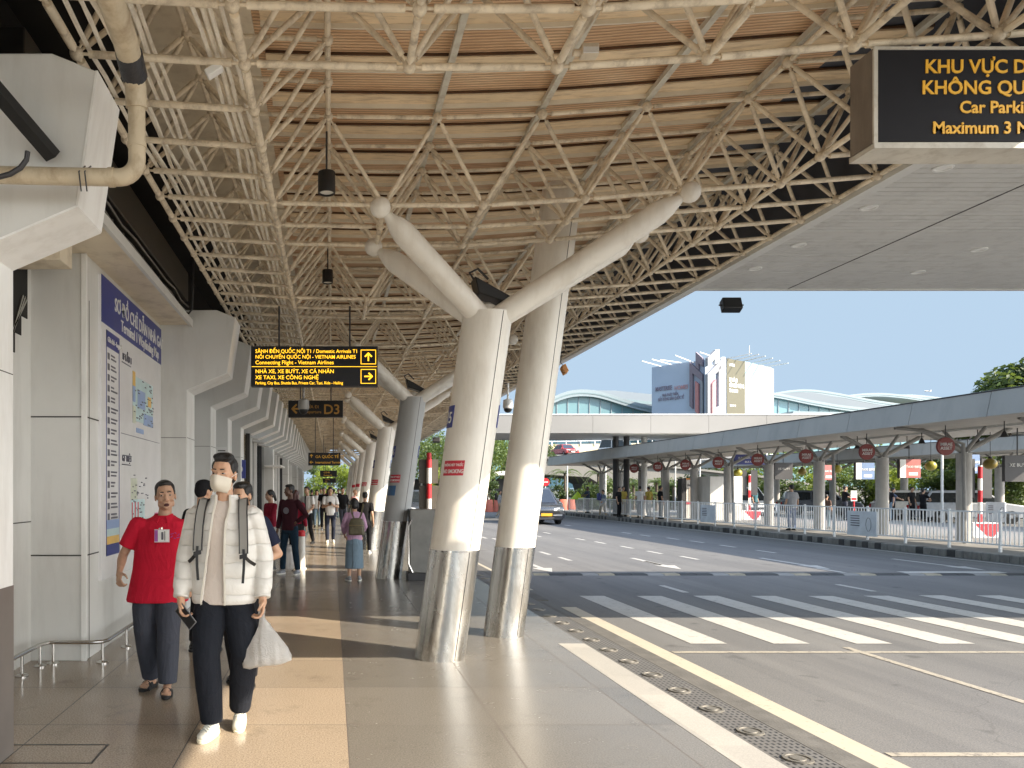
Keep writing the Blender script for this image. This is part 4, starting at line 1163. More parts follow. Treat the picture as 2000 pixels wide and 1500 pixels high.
for i in range(8):
    x, y = 16.9 + (i % 2) * 1.6, 16.6 + 2.7 * (i // 2)
    tag(MB().lathe([(.012, .45), (.012, .16), (.03, .14), (.09, 0)], (x, y, 2.93), 12).build('bell_lamp', DARK), f'dark bell lamp under the island canopy soffit, {ORD[i]} from the right', 'lamp', 'bell lamps under the island canopy')
for (px, Y0) in ((1108, 60), (1183, 58), (1319, 56), (1367, 54), (1840, 34)):
    tag(MB().tube((P(px, 0, Y0).x, Y0, 0), (P(px, 0, Y0).x, Y0, 4.2), .05, n=8).build('light_pole', ALU), 'thin pale lamp pole standing beyond the island canopy', 'pole', 'thin pale poles beyond the island')
s = thing('barrier_row', 'row of low orange water barriers across the far road', 'barrier', (P(965, 0, 56).x, 56, 0))
for k in range(6): MB().loft([(-1.6 + k * .62, 0, 0, .3, .2), (-1.6 + k * .62, 0, .5, .28, .14), (-1.6 + k * .62, 0, .9, .26, .08)], 12, 4).build('barrier_block', mat('orange barrier', (.48, .13, .08), .5), s)
s = thing('barrier_row', 'short row of orange water barriers left of the island end', 'barrier', (P(1100, 0, 58).x, 58, 0))
for k in range(2): MB().loft([(k * .62, 0, 0, .3, .2), (k * .62, 0, .5, .28, .14), (k * .62, 0, .9, .26, .08)], 12, 4).build('barrier_block', mat('orange barrier', (.48, .13, .08), .5), s)
s = thing('round_road_sign', 'small round red prohibition sign on a pole beyond the road', 'sign', (P(1065, 0, 58).x, 58, 0))
MB().tube((0, 0, 0), (0, 0, 2.2), .04).build('pole', ALU, s)
MB().lathe([(.3, -.01), (.3, .01)], n=24).xf(Matrix.Translation((0, -.05, 2.2)) @ Matrix.Rotation(R(90), 4, 'X')).build('disc', RED, s); MB().box(-.18, .18, -.068, -.061, 2.17, 2.23).build('white_bar', WHITE, s)
MB().box(-.2, .2, -.05, -.03, 1.4, 1.65).build('sub_plate', WHITE, s)
s = thing('yellow_parasol', 'bright yellow green folded parasol over the end of the island fence', 'parasol', P(1128, 975, 49))
MB().lathe([(.01, .5), (.45, 0), (.43, -.01), (.01, .46)], n=10).build('canopy_cloth', mat('lime cloth', (.55, .72, .03), .6), s); MB().tube((0, 0, -1.2), (0, 0, .45), .02).build('stick', ALU, s)

# ------------------------------------------------------------------ vehicles
TYRE = mat('tyre rubber', (.018, .018, .018), .8); RIM = mat('alloy rim', (.45, .45, .46), .3, metal=.8)
HEAD = mat('headlamp', (.75, .78, .8), .1); TAILR = mat('tail lamp', (.45, .02, .02), .25)
def paint(n, c): return mat(n, c, .28, var=.03, coat=.8, spec=.6)
def car(lab, loc, rz, paintm, L=4.5, W=1.76, Ht=1.65, kind='mpv', plate=None, name='parked_car', cat='car', grp=None):
    t = thing(name, lab, cat, loc, rz, grp)      # nose towards -Y
    hw = W / 2; gz = .95 if kind != 'sedan' else .88; a = -L / 2; b = L / 2
    side = [(a + .06, .28), (a, .5), (a + .05, .74), (a + .22, gz - .1), (a + 1.05, gz + .04), (a + 1.5, gz + .05), (b - .5, gz + .05), (b - .04, gz), (b, .6), (b - .08, .28)]
    m = MB(); n = len(side)
    for k, (x, ins) in enumerate(((-hw, .06), (-hw + .05, 0), (hw - .05, 0), (hw, .06))):
        for (y, z) in side:
            m.v.append((x, y * (1 - ins * .3), z + (0 if z < .4 else -ins * .4)))
    for k in range(3):
        for i in range(n): m.f.append((k * n + i, k * n + (i + 1) % n, (k + 1) * n + (i + 1) % n, (k + 1) * n + i)); m.m.append(0)
    m.f += [tuple(range(n - 1, -1, -1)), tuple(range(3 * n, 4 * n))]; m.m += [0, 0]
    m.build('body', paintm, t, bevel=.035)
    wy0, wy1 = (a + 1.0, a + 1.75)
    ry0, ry1 = (b - .55, b - .12) if kind != 'sedan' else (b - 1.25, b - .45)
    z0, z1 = gz + .0, Ht
    cab = [(wy0, z0), (wy1, z1 - .03), (wy1 + .3, z1), (ry0 - .3, z1), (ry0, z1 - .03), (ry1, z0)]
    tw, bw_ = hw - .22, hw - .05
    m = MB()
    for sx in (-1, 1):
        for (y, z) in cab: m.v.append((sx * (bw_ + (tw - bw_) * (z - z0) / (z1 - z0)), y, z))
    for i in range(6): m.f.append((i, (i + 1) % 6, 6 + (i + 1) % 6, 6 + i)); m.m.append(0)
    m.f += [tuple(range(5, -1, -1)), tuple(range(6, 12))]; m.m += [0, 0]
    m.build('cabin', paintm, t, bevel=.03)
    def on(y, z, sx, o=.006): return (sx * (bw_ + (tw - bw_) * (z - z0) / (z1 - z0) + o), y, z)
    for sx in (-1, 1):
        def sl(y, e): return y
        zz0, zz1 = z0 + .06, z1 - .12
        f0 = (zz0 - z0) / (z1 - z0); f1 = (zz1 - z0) / (z1 - z0)
        ya0, ya1 = wy0 + (wy1 - wy0) * f0 + .12, wy0 + (wy1 - wy0) * f1 + .14; yb0, yb1 = ry1 + (ry0 - ry1) * f0 - .12, ry1 + (ry0 - ry1) * f1 - .12
        mid = (ya1 + yb1) / 2
        for (p, q_, r_, s_) in ((ya0, mid - .05, mid - .05, ya1), (mid + .05, yb0, yb1, mid + .05)):
            A, B, C_, D = on(p, zz0, sx), on(q_, zz0, sx), on(r_, zz1, sx), on(s_, zz1, sx)
            MB().add([A, B, C_, D] + [(v[0] - sx * .02, v[1], v[2]) for v in (A, B, C_, D)], [(0, 1, 2, 3), (4, 7, 6, 5), (0, 4, 5, 1), (1, 5, 6, 2), (2, 6, 7, 3), (3, 7, 4, 0)]).build('side_window', GLASS, t, smooth=False)
        for y in (a + .85, b - .85):
            w_ = MB().lathe([(.2, -.1), (.31, -.1), (.33, -.06), (.33, .06), (.31, .1), (.2, .1)], n=24).xf(Matrix.Translation((sx * (hw - .10), y, .31)) @ Matrix.Rotation(R(90), 4, 'Y')).build('tyre', TYRE, t)
            MB().lathe([(.205, -.06), (.19, .05), (.05, .075), (.001, .075)], n=20).xf(Matrix.Translation((sx * (hw - .07), y, .31)) @ Matrix.Rotation(R(90 * sx), 4, 'Y')).build('rim', RIM, w_)
        MB().box(sx * hw - .09, sx * hw + .09, wy0 + .25, wy0 + .36, z0 + .05, z0 + .18).build('wing_mirror', paintm, t, bevel=.02)
        MB().add([(sx * (hw - .06), a + .12, .62), (sx * (hw - .55), a + .0, .62), (sx * (hw - .50), a + .05, .76), (sx * (hw - .06), a + .2, .80), (sx * (hw - .06), a + .3, .62), (sx * (hw - .06), a + .36, .8)] , [(0, 1, 2, 3), (0, 3, 5, 4)]).xf(Matrix.Translation((0, -.02, 0))).build('headlight', HEAD, t)
        MB().box(sx * (hw - .16) - .1, sx * (hw - .16) + .1, b - .06, b + .015, .62, .85).build('tail_light', TAILR, t)
    e = .02
    def wind(y0, y1, sg, nm):
        zz0, zz1 = z0 + .07, z1 - .09; f0 = (zz0 - z0) / (z1 - z0); f1 = (zz1 - z0) / (z1 - z0)
        Y0, Y1 = y0 + (y1 - y0) * f0 + sg * e, y0 + (y1 - y0) * f1 + sg * e
        x0, x1 = bw_ + (tw - bw_) * f0 - .09, bw_ + (tw - bw_) * f1 - .09
        MB().add([(-x0, Y0, zz0), (x0, Y0, zz0), (x1, Y1, zz1), (-x1, Y1, zz1), (-x0, Y0 - sg * .03, zz0), (x0, Y0 - sg * .03, zz0), (x1, Y1 - sg * .03, zz1), (-x1, Y1 - sg * .03, zz1)],
                 [(0, 1, 2, 3), (4, 7, 6, 5), (0, 4, 5, 1), (1, 5, 6, 2), (2, 6, 7, 3), (3, 7, 4, 0)]).build(nm, GLASS, t, smooth=False)
    wind(wy0, wy1, -1, 'windscreen'); wind(ry1, ry0, 1, 'rear_window')
    MB().box(-hw + .25, hw - .25, a - .035, a + .1, .45, .66).build('grille', BLACK, t, bevel=.02)
    MB().box(-hw + .12, hw - .12, a - .04, a + .14, .22, .34).build('front_bumper', DARK, t, bevel=.02)
    MB().box(-.26, .26, a - .05, a - .03, .40, .53).build('number_plate', plate or WHITE, t)
    return t
YPLATE = mat('amber plate', (.72, .36, .02), .5)
q = G(1068, 1024); mv = car('dark grey people carrier taxi with an amber plate driving towards the camera', (q.x, q.y + 2.3, -.02), 0, paint('graphite paint', (.035, .037, .042)), 4.5, 1.76, 1.72, 'mpv', YPLATE, 'taxi', 'taxi')
MB().add([(-.72, -2.31, .50), (-.30, -2.33, .47), (-.30, -2.33, .41), (-.72, -2.31, .40)], [(0, 1, 2, 3)]).build('chrome_trim', RIM, mv)
MB().add([(.72, -2.31, .50), (.30, -2.33, .47), (.30, -2.33, .41), (.72, -2.31, .40)], [(3, 2, 1, 0)]).build('chrome_trim', RIM, mv)
q = G(828, 1022); car('dark estate car facing the camera in the gap between the cabinet and the nearest column', (q.x, q.y + 2.2, -.02), 0, paint('dark blue grey paint', (.05, .06, .075)), 4.6, 1.85, 1.62)
q = P(1450, 0, 44); car('white off road car parked behind the banded post on the far side of the island', (q.x + .4, 45, -.02), 0, paint('white car paint', (.68, .68, .66)), 4.8, 1.9, 1.8)
q = P(1095, 0, 46); car('pale silver car following close behind the dark taxi', (P(1090, 0, 50).x, 54, -.02), 0, paint('silver paint', (.5, .52, .53)), 4.4, 1.75, 1.5, 'sedan')
for i, (px, Y, c, lab) in enumerate(((1860, 40, (.62, .62, .61), 'white car half hidden by the rightmost column'), (1958, 36, (.45, .47, .5), 'silver car at the right edge behind the fence'), (1640, 47, (.09, .10, .12), 'dark car far behind the middle columns'))):
    car(lab, (P(px, 0, Y).x, Y + 2, -.02), R(70), paint('car paint', c), 4.5, 1.78, 1.6)

# ------------------------------------------------------------------ ramp, second terminal, billboard
rp = thing('road_ramp', 'grey concrete road ramp with a pale parapet rising behind the far canopy', 'ramp', (25, 72, 0))
RC = mat('ramp concrete', (.19, .185, .17), .85, var=.12, vs=.4, dirt=(.16, .15, .14), dscale=(.3, .3, .1), damt=.6); RY = mat('sunlit tone parapet', (.56, .49, .34), .8, var=.1, vs=.5)  # far parapet is concrete painted in its sunlit yellow
def pp(px, py, Y): v = P(px, py, Y); return (v.x, v.z)
MB().prism([pp(1040, 893, 70), pp(1330, 915, 70), pp(1530, 937, 70), pp(1720, 956, 70), pp(1720, 975, 70), pp(1530, 975, 70), pp(1330, 975, 70), pp(1200, 975, 70), pp(1180, 975, 70), pp(1172, 945, 70), pp(1150, 932, 70), pp(1040, 925, 70)], 'y', 70, 78).build('ramp_wall', RC, rp, True, smooth=False)
MB().prism([pp(1040, 890, 70), pp(1330, 912, 70), pp(1530, 934, 70), pp(1530, 938, 70), pp(1330, 916, 70), pp(1040, 894, 70)], 'y', 69.7, 70.0).build('kerb_rail', RC, rp, True, smooth=False)
m = MB()
vs = [(*P(px, py, Y).xy, P(px, py, Y).z) for (px, py, Y) in ((1040, 899, 71), (1480, 899, 71), (1480, 879, 125), (1040, 885, 125))]
m.add(vs + [(v[0], v[1], v[2] - .5) for v in vs], [(0, 1, 2, 3), (4, 7, 6, 5), (0, 4, 5, 1), (1, 5, 6, 2), (2, 6, 7, 3), (3, 7, 4, 0)]).build('deck', RC, rp, True)
MB().prism([pp(1040, 869, 125), pp(1480, 861, 125), pp(1480, 890, 125), pp(1040, 892, 125)], 'y', 125, 125.4).build('far_parapet', RY, rp, True, smooth=False)
m = MB()
for k in range(14):
    v = P(1050 + 28 * k, 866 - .5 * k, 124.9); m.box(v.x - .06, v.x + .06, 124.85, 125.0, v.z - .5, v.z + .35)
m.path([P(1040, 863, 124.9), P(1440, 856, 124.9)], .06, 6); m.build('parapet_rail', ALULIGHT, rp, True)
v = P(1112, 889, 103); car('bright red car driving down the ramp', (v.x, 105, v.z), R(12), paint('red paint', (.42, .02, .02)), 4.4, 1.9, 1.55, 'sedan')
v = P(1218, 886, 112); car('white van high on the ramp under the far canopy', (v.x, 114, v.z), R(40), paint('van white', (.68, .68, .68)), 5.6, 2.1, 2.5, 'mpv', None, 'van', 'van')

T2G = mat('hazy blue green glazing', (.16, .30, .34), .25, var=.1, vs=.05); T2R = mat('pale ribbed roof', (.18, .215, .25), .6, var=.05, vs=.05); T2W = mat('pale roof edge', (.25, .31, .34), .5)  # distance haze is put into these pale tones
t2 = thing('far_terminal', 'far terminal with wavy pale roof edges over blue green glazing', 'building', (70, 160, 0))
def wave(pts, Y, thick, deep, glaz=True, m=T2W):
    p = [pp(x, y, Y) for x, y in pts]
    q = [(a, b - thick) for a, b in p]
    MB().prism(p + q[::-1], 'y', Y - 1.0, Y + deep).build('roof_wave', m, t2, True, smooth=False)
    q1 = [(a_, b_ - thick * .45) for a_, b_ in p]; q2 = [(a_, b_ - thick * .62) for a_, b_ in p]
    MB().prism(q1 + q2[::-1], 'y', Y - 1.06, Y - .99).build('edge_line', mat('roof edge line', (.17, .24, .26), .5), t2, True, smooth=False)
    if glaz:
        g = [(a, b - thick) for a, b in p]
        MB().prism(g + [(g[-1][0], 2), (g[0][0], 2)], 'y', Y, Y + 2).build('glazing', T2G, t2, True, smooth=False)
        mm = MB()
        for k in range(1, 16):
            x = g[0][0] + (g[-1][0] - g[0][0]) * k / 16; z = lerp(x, [a for a, b in g], [b for a, b in g]); mm.box(x - .08, x + .08, Y - .15, Y, 2, z)
        mm.build('mullions', T2W, t2, True)
def sm(pts, n=26):
    xs = [p[0] for p in pts]; ysl = [p[1] for p in pts]; out = []
    for k in range(n + 1):
        x = xs[0] + (xs[-1] - xs[0]) * k / n
        acc = 0
        for d in (-14, -7, 0, 7, 14): acc += lerp(min(max(x + d, xs[0]), xs[-1]), xs, ysl)
        out.append((x, acc / 5))
    return out
wave(sm([(960, 826), (1040, 797), (1080, 774), (1110, 763), (1140, 761), (1170, 765), (1210, 778), (1250, 790), (1300, 799)]), 160, 1.4, 20)
wave([(1130, 763), (1200, 764), (1280, 772), (1330, 775)], 185, 4, 10, False, T2R)
wave(sm([(1480, 764), (1520, 770), (1580, 783), (1640, 793), (1720, 801), (1800, 806)]), 162, 1.0, 3)
wave(sm([(1490, 772), (1530, 764), (1560, 761), (1590, 762), (1640, 770), (1700, 782), (1770, 792), (1900, 800)]), 178, .9, 30, False)
MB().prism([pp(1490, 772, 176), pp(1530, 768, 176), pp(1560, 766, 176), pp(1590, 767, 176), pp(1640, 776, 176), pp(1700, 788, 176), pp(1770, 798, 176), pp(1900, 806, 176), pp(1900, 840, 176), pp(1490, 840, 176)], 'y', 176, 177).build('roof_slope', T2R, t2, True, smooth=False)
wave(sm([(1640, 774), (1680, 769), (1720, 768), (1760, 772), (1800, 778), (1860, 786), (1900, 790)]), 200, .9, 20, False)
wave(sm([(1730, 772), (1775, 771), (1810, 774), (1840, 778), (1900, 786)]), 215, 1.0, 20, False)
MB().prism([pp(1550, 803, 150), pp(1700, 806, 150), pp(1700, 830, 150), pp(1540, 830, 150)], 'y', 150, 158).build('low_roof', T2W, t2, True)

bb = thing('rooftop_billboard', 'big pale two sided rooftop billboard with a folded red and grey letter M', 'billboard', (68.5, 140, 12))
C0, L0, R0 = Vector((68.5, 140)), Vector((62.7, 149)), Vector((86.9, 151)); ZT = 25.45
MB().prism([tuple(C0), tuple(R0), (80, 162), tuple(L0)], 'z', 8, ZT - .05).build('frame_block', mat('billboard frame', (.45, .47, .5), .6), bb, True, smooth=False)
def ray(cx, cy, A, B):
    px, py = 1240 + cx / 6.25, 670 + cy / 6.25
    dx = (px - VX) / F; e = B - A
    # find Y with (dx*Y, Y) on the line A + s*e
    s = (dx * A.y - A.x) / (e.x - dx * e.y); q = A + e * s
    return Vector((q.x, q.y, H - (py - VY) / F * q.y))
def slab(pts, A, B, m, nm, off, th):
    e = (B - A).normalized(); n = Vector((e.y, -e.x, 0))
    if n.y > 0: n = -n
    v = [ray(x, y, A, B) + n * off for x, y in pts]; k = len(v)
    mm = MB().add(v + [q + n * th for q in v], [tuple(range(k)), tuple(range(2 * k - 1, k - 1, -1))] + [(i, (i + 1) % k, k + (i + 1) % k, k + i) for i in range(k)])
    return mm.build(nm, m, bb, True, smooth=False)
PB = mat('pale blue hoarding', (.40, .47, .60), .6, var=.04, vs=.2); OLIVE = mat('olive hoarding', (.085, .08, .05), .6); WB = mat('white hoarding', (.50, .52, .50), .6); CYB = mat('cyan hoarding', (.22, .40, .46), .6)
MP = mat('mauve grey strips', (.20, .17, .21), .6); MG = mat('grey strips', (.26, .27, .30), .6); MR = mat('brick red strips', (.45, .20, .20), .6)
slab([(212, 298), (850, 205), (850, 960), (212, 960)], L0, C0, PB, 'left_face', .02, .12)
slab([(850, 205), (1105, 195), (1105, 960), (850, 960)], C0, R0, PB, 'right_face', .02, .12)
slab([(1110, 190), (1330, 228), (1330, 960), (1110, 960)], C0, R0, OLIVE, 'olive_panel', .02, .2)
slab([(1332, 228), (1658, 305), (1658, 960), (1332, 960)], C0, R0, WB, 'picture_panel', .02, .19)
slab([(1334, 232), (1500, 268), (1480, 420), (1334, 560)], C0, R0, CYB, 'sky_print', .2, .03)
slab([(1334, 770), (1656, 800), (1656, 900), (1334, 905)], C0, R0, CYB, 'water_print', .2, .03)
for (x, y0_, y1_, wd) in ((1400, 350, 690, 10), (1440, 395, 690, 8), (1475, 420, 690, 8), (1520, 525, 720, 10), (1560, 560, 730, 7)):
    slab([(x, y0_), (x + wd, y0_ + 12), (x + wd, y1_), (x, y1_)], C0, R0, MG, 'tower_print', .2, .04)
slab([(1380, 690), (1600, 740), (1600, 770), (1380, 750)], C0, R0, mat('gold print', (.62, .55, .30), .6), 'shore_print', .24, .03)
for pts, side, m in (([(690, 240), (725, 268), (725, 805), (690, 770)], 0, MP), ([(725, 268), (848, 385), (848, 475), (725, 372)], 0, MP), ([(825, 455), (850, 475), (850, 890), (832, 890)], 0, MG),
                     ([(758, 468), (797, 500), (797, 872), (758, 838)], 0, MR), ([(765, 112), (850, 188), (850, 292), (800, 250), (800, 330), (765, 296)], 0, MP),
                     ([(850, 188), (945, 95), (945, 192), (850, 292)], 1, MG), ([(945, 90), (990, 84), (990, 230), (945, 260)], 1, WHITE), ([(850, 385), (1020, 205), (1020, 312), (850, 475)], 1, MG), ([(985, 300), (1022, 260), (1022, 745), (985, 780)], 1, MG),
                     ([(1022, 178), (1062, 178), (1062, 745), (1022, 745)], 1, WHITE), ([(905, 500), (950, 450), (950, 828), (905, 872)], 1, MR), ([(850, 475), (880, 450), (880, 890), (850, 890)], 1, MG)):
    slab(pts, *((L0, C0) if side == 0 else (C0, R0)), m, 'letter_strip', .15, .5)
al = math.degrees(math.atan2(C0.y - L0.y, C0.x - L0.x)); ar = math.degrees(math.atan2(R0.y - C0.y, R0.x - C0.x))
def bt(body, cx, cy, A, B, hpx, wpx, m, ang, bold=.01):
    v = ray(cx, cy, A, B); e = (B - A).normalized(); n = Vector((e.y, -e.x, 0)); n = -n if n.y > 0 else n
    v2 = ray(cx + wpx, cy, A, B); size = hpx / 6.25 / F * v.y * 1.4
    o = text(body, v + n * .26, size, m, bb, (90, 0, ang), 'LEFT', bold, (v2 - v).length / (size * len(body) * .60), depth=.02)
MW = mat('mauve lettering', (.22, .18, .24), .6)
bt('MASTERISE', 260, 592, L0, C0, 52, 225, MW, al, .02); bt('HOMES', 492, 575, L0, C0, 50, 150, mat('salmon lettering', (.50, .28, .30), .6), al, .015)
bt('NHÀ PHÁT TRIỂN', 345, 655, L0, C0, 34, 200, MW, al); bt('BẤT ĐỘNG SẢN QUỐC TẾ', 295, 712, L0, C0, 38, 310, MW, al)
bt('LUMIÈRE', 1132, 282, C0, R0, 34, 75, WHITE, ar); bt('SỰ TRỞ LẠI', 1135, 470, C0, R0, 46, 115, WHITE, ar, .02); bt('CỦA BIỂU TƯỢNG', 1135, 535, C0, R0, 46, 180, WHITE, ar, .02); bt('TINH ANH', 1135, 600, C0, R0, 42, 105, WHITE, ar, .02)
bt('1800 97 97', 1140, 775, C0, R0, 26, 100, WHITE, ar)
for (bx, by, tx, ty, A, B) in ((320, 285, 85, 220, L0, C0), (440, 262, 205, 198, L0, C0), (560, 240, 310, 205, L0, C0), (720, 240, 490, 150, L0, C0), (1010, 185, 790, 112, L0, C0),
                               (1130, 188, 1420, 128, C0, R0), (1220, 210, 1510, 138, C0, R0), (1320, 225, 1590, 158, C0, R0), (1410, 248, 1680, 185, C0, R0), (1500, 265, 1770, 215, C0, R0), (1600, 290, 1870, 245, C0, R0)):
    v = ray(bx, by, A, B); px, py = 1240 + tx / 6.25, 670 + ty / 6.25; q = P(px, py, v.y - 4)
    la = MB().path([v, q], .09, 6).build('lamp_arm', WHITE if A is L0 else ALU, bb, True); MB().obox(q + Vector((0, 0, -.15)), (.35, 0, -.15), (0, .3, 0), (.06, 0, .14)).build('lamp_head', ALU, la, True)
MB().tube(ray(1397, 150, C0, R0), ray(1397, 30, C0, R0), .06).build('mast', ALU, bb, True)
MB().prism([tuple(L0 + Vector((2, 4))), tuple(C0 + Vector((0, 6))), tuple(R0 + Vector((-2, 3))), (80, 160)], 'z', 0, 8.2).build('support_block', T2R, bb, True)
s = thing('distant_airliner', 'tiny pale airliner flying far off above the island canopy', 'aircraft', P(1812, 764, 900))
MB().path([(-4, 0, .2), (-3.5, 0, .2), (3.5, 0, 0), (4.2, 0, .1)], [.2, .5, .5, .1], 8).build('fuselage', ALU, s); MB().box(-.8, .8, -4, 4, -.1, .1).build('wings', ALU, s); MB().box(3.3, 4.2, -.1, .1, .2, 1.6).build('tail_fin', ALU, s)
s = thing('bus_shelter', 'low flat grey shelter roof far beyond the road between the near columns', 'shelter', (9, 68, 0))
MB().box(-4.5, 9, -1, 2, 2.9, 3.25).build('roof', ALU, s); 
for x in (-4, -1, 2, 5, 8): MB().tube((x, .5, 0), (x, .5, 2.9), .08).build('post', ALU, s)
MB().box(-4.5, 9, 1.5, 1.6, .2, 2.6).build('back_panel', DARK, s)

# ------------------------------------------------------------------ trees and shrubs
def leafmat(name, a, b_, tr=.35):
    m, t, n, b = newmat(name)
    c = mixc(t, ramp(t, noise(t, coord(t), 2.2, 3), [(.3, (0, 0, 0)), (.7, (1, 1, 1))]), a, b_)
    t.links.new(c, b.inputs['Base Color']); b.inputs['Roughness'].default_value = .55
    tl = n.new('ShaderNodeBsdfTranslucent'); mx = n.new('ShaderNodeMixShader'); mx.inputs[0].default_value = tr
    t.links.new(mixc(t, .5, c, (.20, .26, .03)), tl.inputs[0]); t.links.new(b.outputs[0], mx.inputs[1]); t.links.new(tl.outputs[0], mx.inputs[2])
    t.links.new(mx.outputs[0], n['Material Output'].inputs[0])
    return m
LEAF = leafmat('mid green leaves', (.05, .085, .022), (.11, .16, .04)); LEAFD = leafmat('deep green leaves', (.025, .05, .018), (.06, .10, .03)); LEAFY = leafmat('yellow green leaves', (.16, .22, .02), (.30, .36, .05), .5)
BARK = mat('bark', (.12, .095, .07), .9, var=.25, bmp=.4, bs=20)
def leaves(clumps, n, ls, seed):
    rg = random.Random(seed); m = MB(); wts = [c[1][0] * c[1][1] * c[1][2] for c in clumps]
    for k in range(n):
        c, r = rg.choices(clumps, wts)[0]
        d = Vector((rg.gauss(0, 1), rg.gauss(0, 1), rg.gauss(0, 1))).normalized() * (rg.uniform(.25, 1) ** .45)
        p = Vector(c) + Vector((d.x * r[0], d.y * r[1], d.z * r[2]))
        u = Vector((rg.gauss(0, 1), rg.gauss(0, 1), rg.gauss(0, .6))).normalized(); v = u.cross(Vector((rg.gauss(0, 1), rg.gauss(0, 1), rg.gauss(0, 1)))).normalized()
        s = ls * rg.uniform(.6, 1.3)
        m.add([p, p + u * s * .5 + v * s * .3, p + u * s - Vector((0, 0, s * .15)), p + u * s * .5 - v * s * .3], [(0, 1, 2, 3)])
    return m
def tree(name, lab, loc, h, rad, lm, n, ls, seed, trunk=.18, low=.35, cat='tree', grp=None, k=9):
    t = thing(name, lab, cat, loc, 0, grp); rg = random.Random(seed); cl = []; m = MB()
    m.path([(0, 0, -.1), (.05, .03, h * .25), (-.04, 0, h * .5), (0, .05, h * .8)], [trunk, trunk * .8, trunk * .55, trunk * .2], 10)
    for i in range(k):
        a = i * 2.4 + rg.uniform(-.3, .3); f = rg.uniform(low, .92); rr = rad * rg.uniform(.35, .8) * (1.15 - abs(f - .6))
        c = Vector((rr * math.cos(a), rr * math.sin(a), h * f)); q = rad * rg.uniform(.32, .5)
        cl.append((c, (q, q, q * .8))); m.path([(0, 0, h * max(.15, f - .25)), c * .55 + Vector((0, 0, h * f * .42)), c], [trunk * .4, trunk * .25, trunk * .08], 6)
    cl.append((Vector((0, 0, h * .85)), (rad * .5, rad * .5, h * .15)))
    m.build('trunk', BARK, t); tag(leaves(cl, n, ls, seed).build('crown', lm, t, smooth=False, fix=False), kind='stuff')
    return t
for i, (px, Y, h, rad, lm, lab) in enumerate(((905, 64, 6.6, 3.6, LEAF, 'broad green tree seen left of the tall column under the far canopy'), (985, 72, 6.3, 3.2, LEAF, 'mid green tree beyond the road just left of the taxi'), (825, 70, 6.8, 3.5, LEAF, 'sunlit tree in the gap beside the second strut column'),
                                              (1030, 80, 6.5, 3.0, LEAFD, 'dark green tree behind the tall column'))):
    tree('street_tree', lab, (P(px, 0, Y).x, Y, 0), h, rad, lm, 5200, .26, 20 + i)
tree('conical_shrub', 'yellow green cone shaped shrub beside the banded height post', (P(842, 0, 50).x, 50, 0), 3.0, 1.1, LEAFY, 3000, .15, 31, .06, .12, 'shrub')
tree('conical_shrub', 'dark clipped cone shrub at the far kerb left of the taxi', (P(957, 0, 60).x, 60, 0), 2.3, .9, LEAFD, 2400, .15, 32, .06, .12, 'shrub')
tree('conical_shrub', 'dark rounded shrub under the ramp', (P(1095, 0, 63).x, 63, 0), 2.0, 1.0, LEAFD, 2200, .15, 33, .06, .12, 'shrub')
tree('walkway_end_tree', 'glowing yellow green tree closing the far end of the walkway', (P(645, 0, 84).x, 84, 0), 4.6, 2.8, LEAFY, 5000, .24, 34, .15, .2)
tree('walkway_end_tree', 'green tree left of the glowing one past the walkway end', (P(612, 0, 92).x, 92, 0), 5.2, 3.0, LEAF, 4000, .26, 35, .15, .2)
bt_ = tree('large_leaf_tree', 'big leafy dark green tree rising above the island canopy at the right edge', (P(2020, 0, 40).x, 40, 0), 8.6, 2.7, LEAFD, 9000, .34, 36, .22, .3, 'tree', None, 14)
tree('large_leaf_tree', 'dense dark tree below the big one, behind the rear island canopy', (P(1950, 0, 50).x, 50, 0), 6.0, 3.6, LEAFD, 6000, .3, 37, .2, .2)
for i, (px, Y, lm) in enumerate(((1690, 52, LEAF), (1745, 50, LEAFY), (1800, 50, LEAF), (1862, 48, LEAF), (1915, 47, LEAFY), (1975, 45, LEAF), (1640, 55, LEAF), (1590, 62, LEAFY))):
    tree('shrub', f'leafy shrub in the green bank seen under the island canopy, {ORD[i]} of eight', (P(px, 0, Y).x, Y, 0), 2.9, 1.5, lm, 2600, .2, 40 + i, .07, .15, 'shrub', 'shrubs beyond the island')
for i, (px, Y, h, lm) in enumerate(((1135, 62, 1.7, LEAFD), (1190, 60, 2.2, LEAF), (1232, 63, 2.6, LEAFD), (1300, 61, 2.4, LEAF), (1345, 60, 2.8, LEAFD), (1405, 62, 2.6, LEAF), (1455, 60, 3.0, LEAFD), (1505, 61, 2.4, LEAF), (1550, 60, 2.2, LEAFD))):
    tree('ramp_foot_shrub', f'dense shrub at the ramp foot seen between island columns, {ORD[i]} from left', (P(px, 0, Y).x, Y, 0), h, 1.7, lm, 2200, .2, 80 + i, .07, .15, 'shrub', 'shrubs at the foot of the ramp')
for i, (px, Y, h) in enumerate(((1720, 62, 5.0), (1830, 60, 5.2))):
    tree('airy_tree', ['thin branched tree with sparse leaves behind the taxi bike banners', 'thin branched tree with sparse leaves behind the rightmost red disc'][i], (P(px, 0, Y).x, Y, 0), h, 2.6, LEAF, 2200, .2, 60 + i, .1, .4)
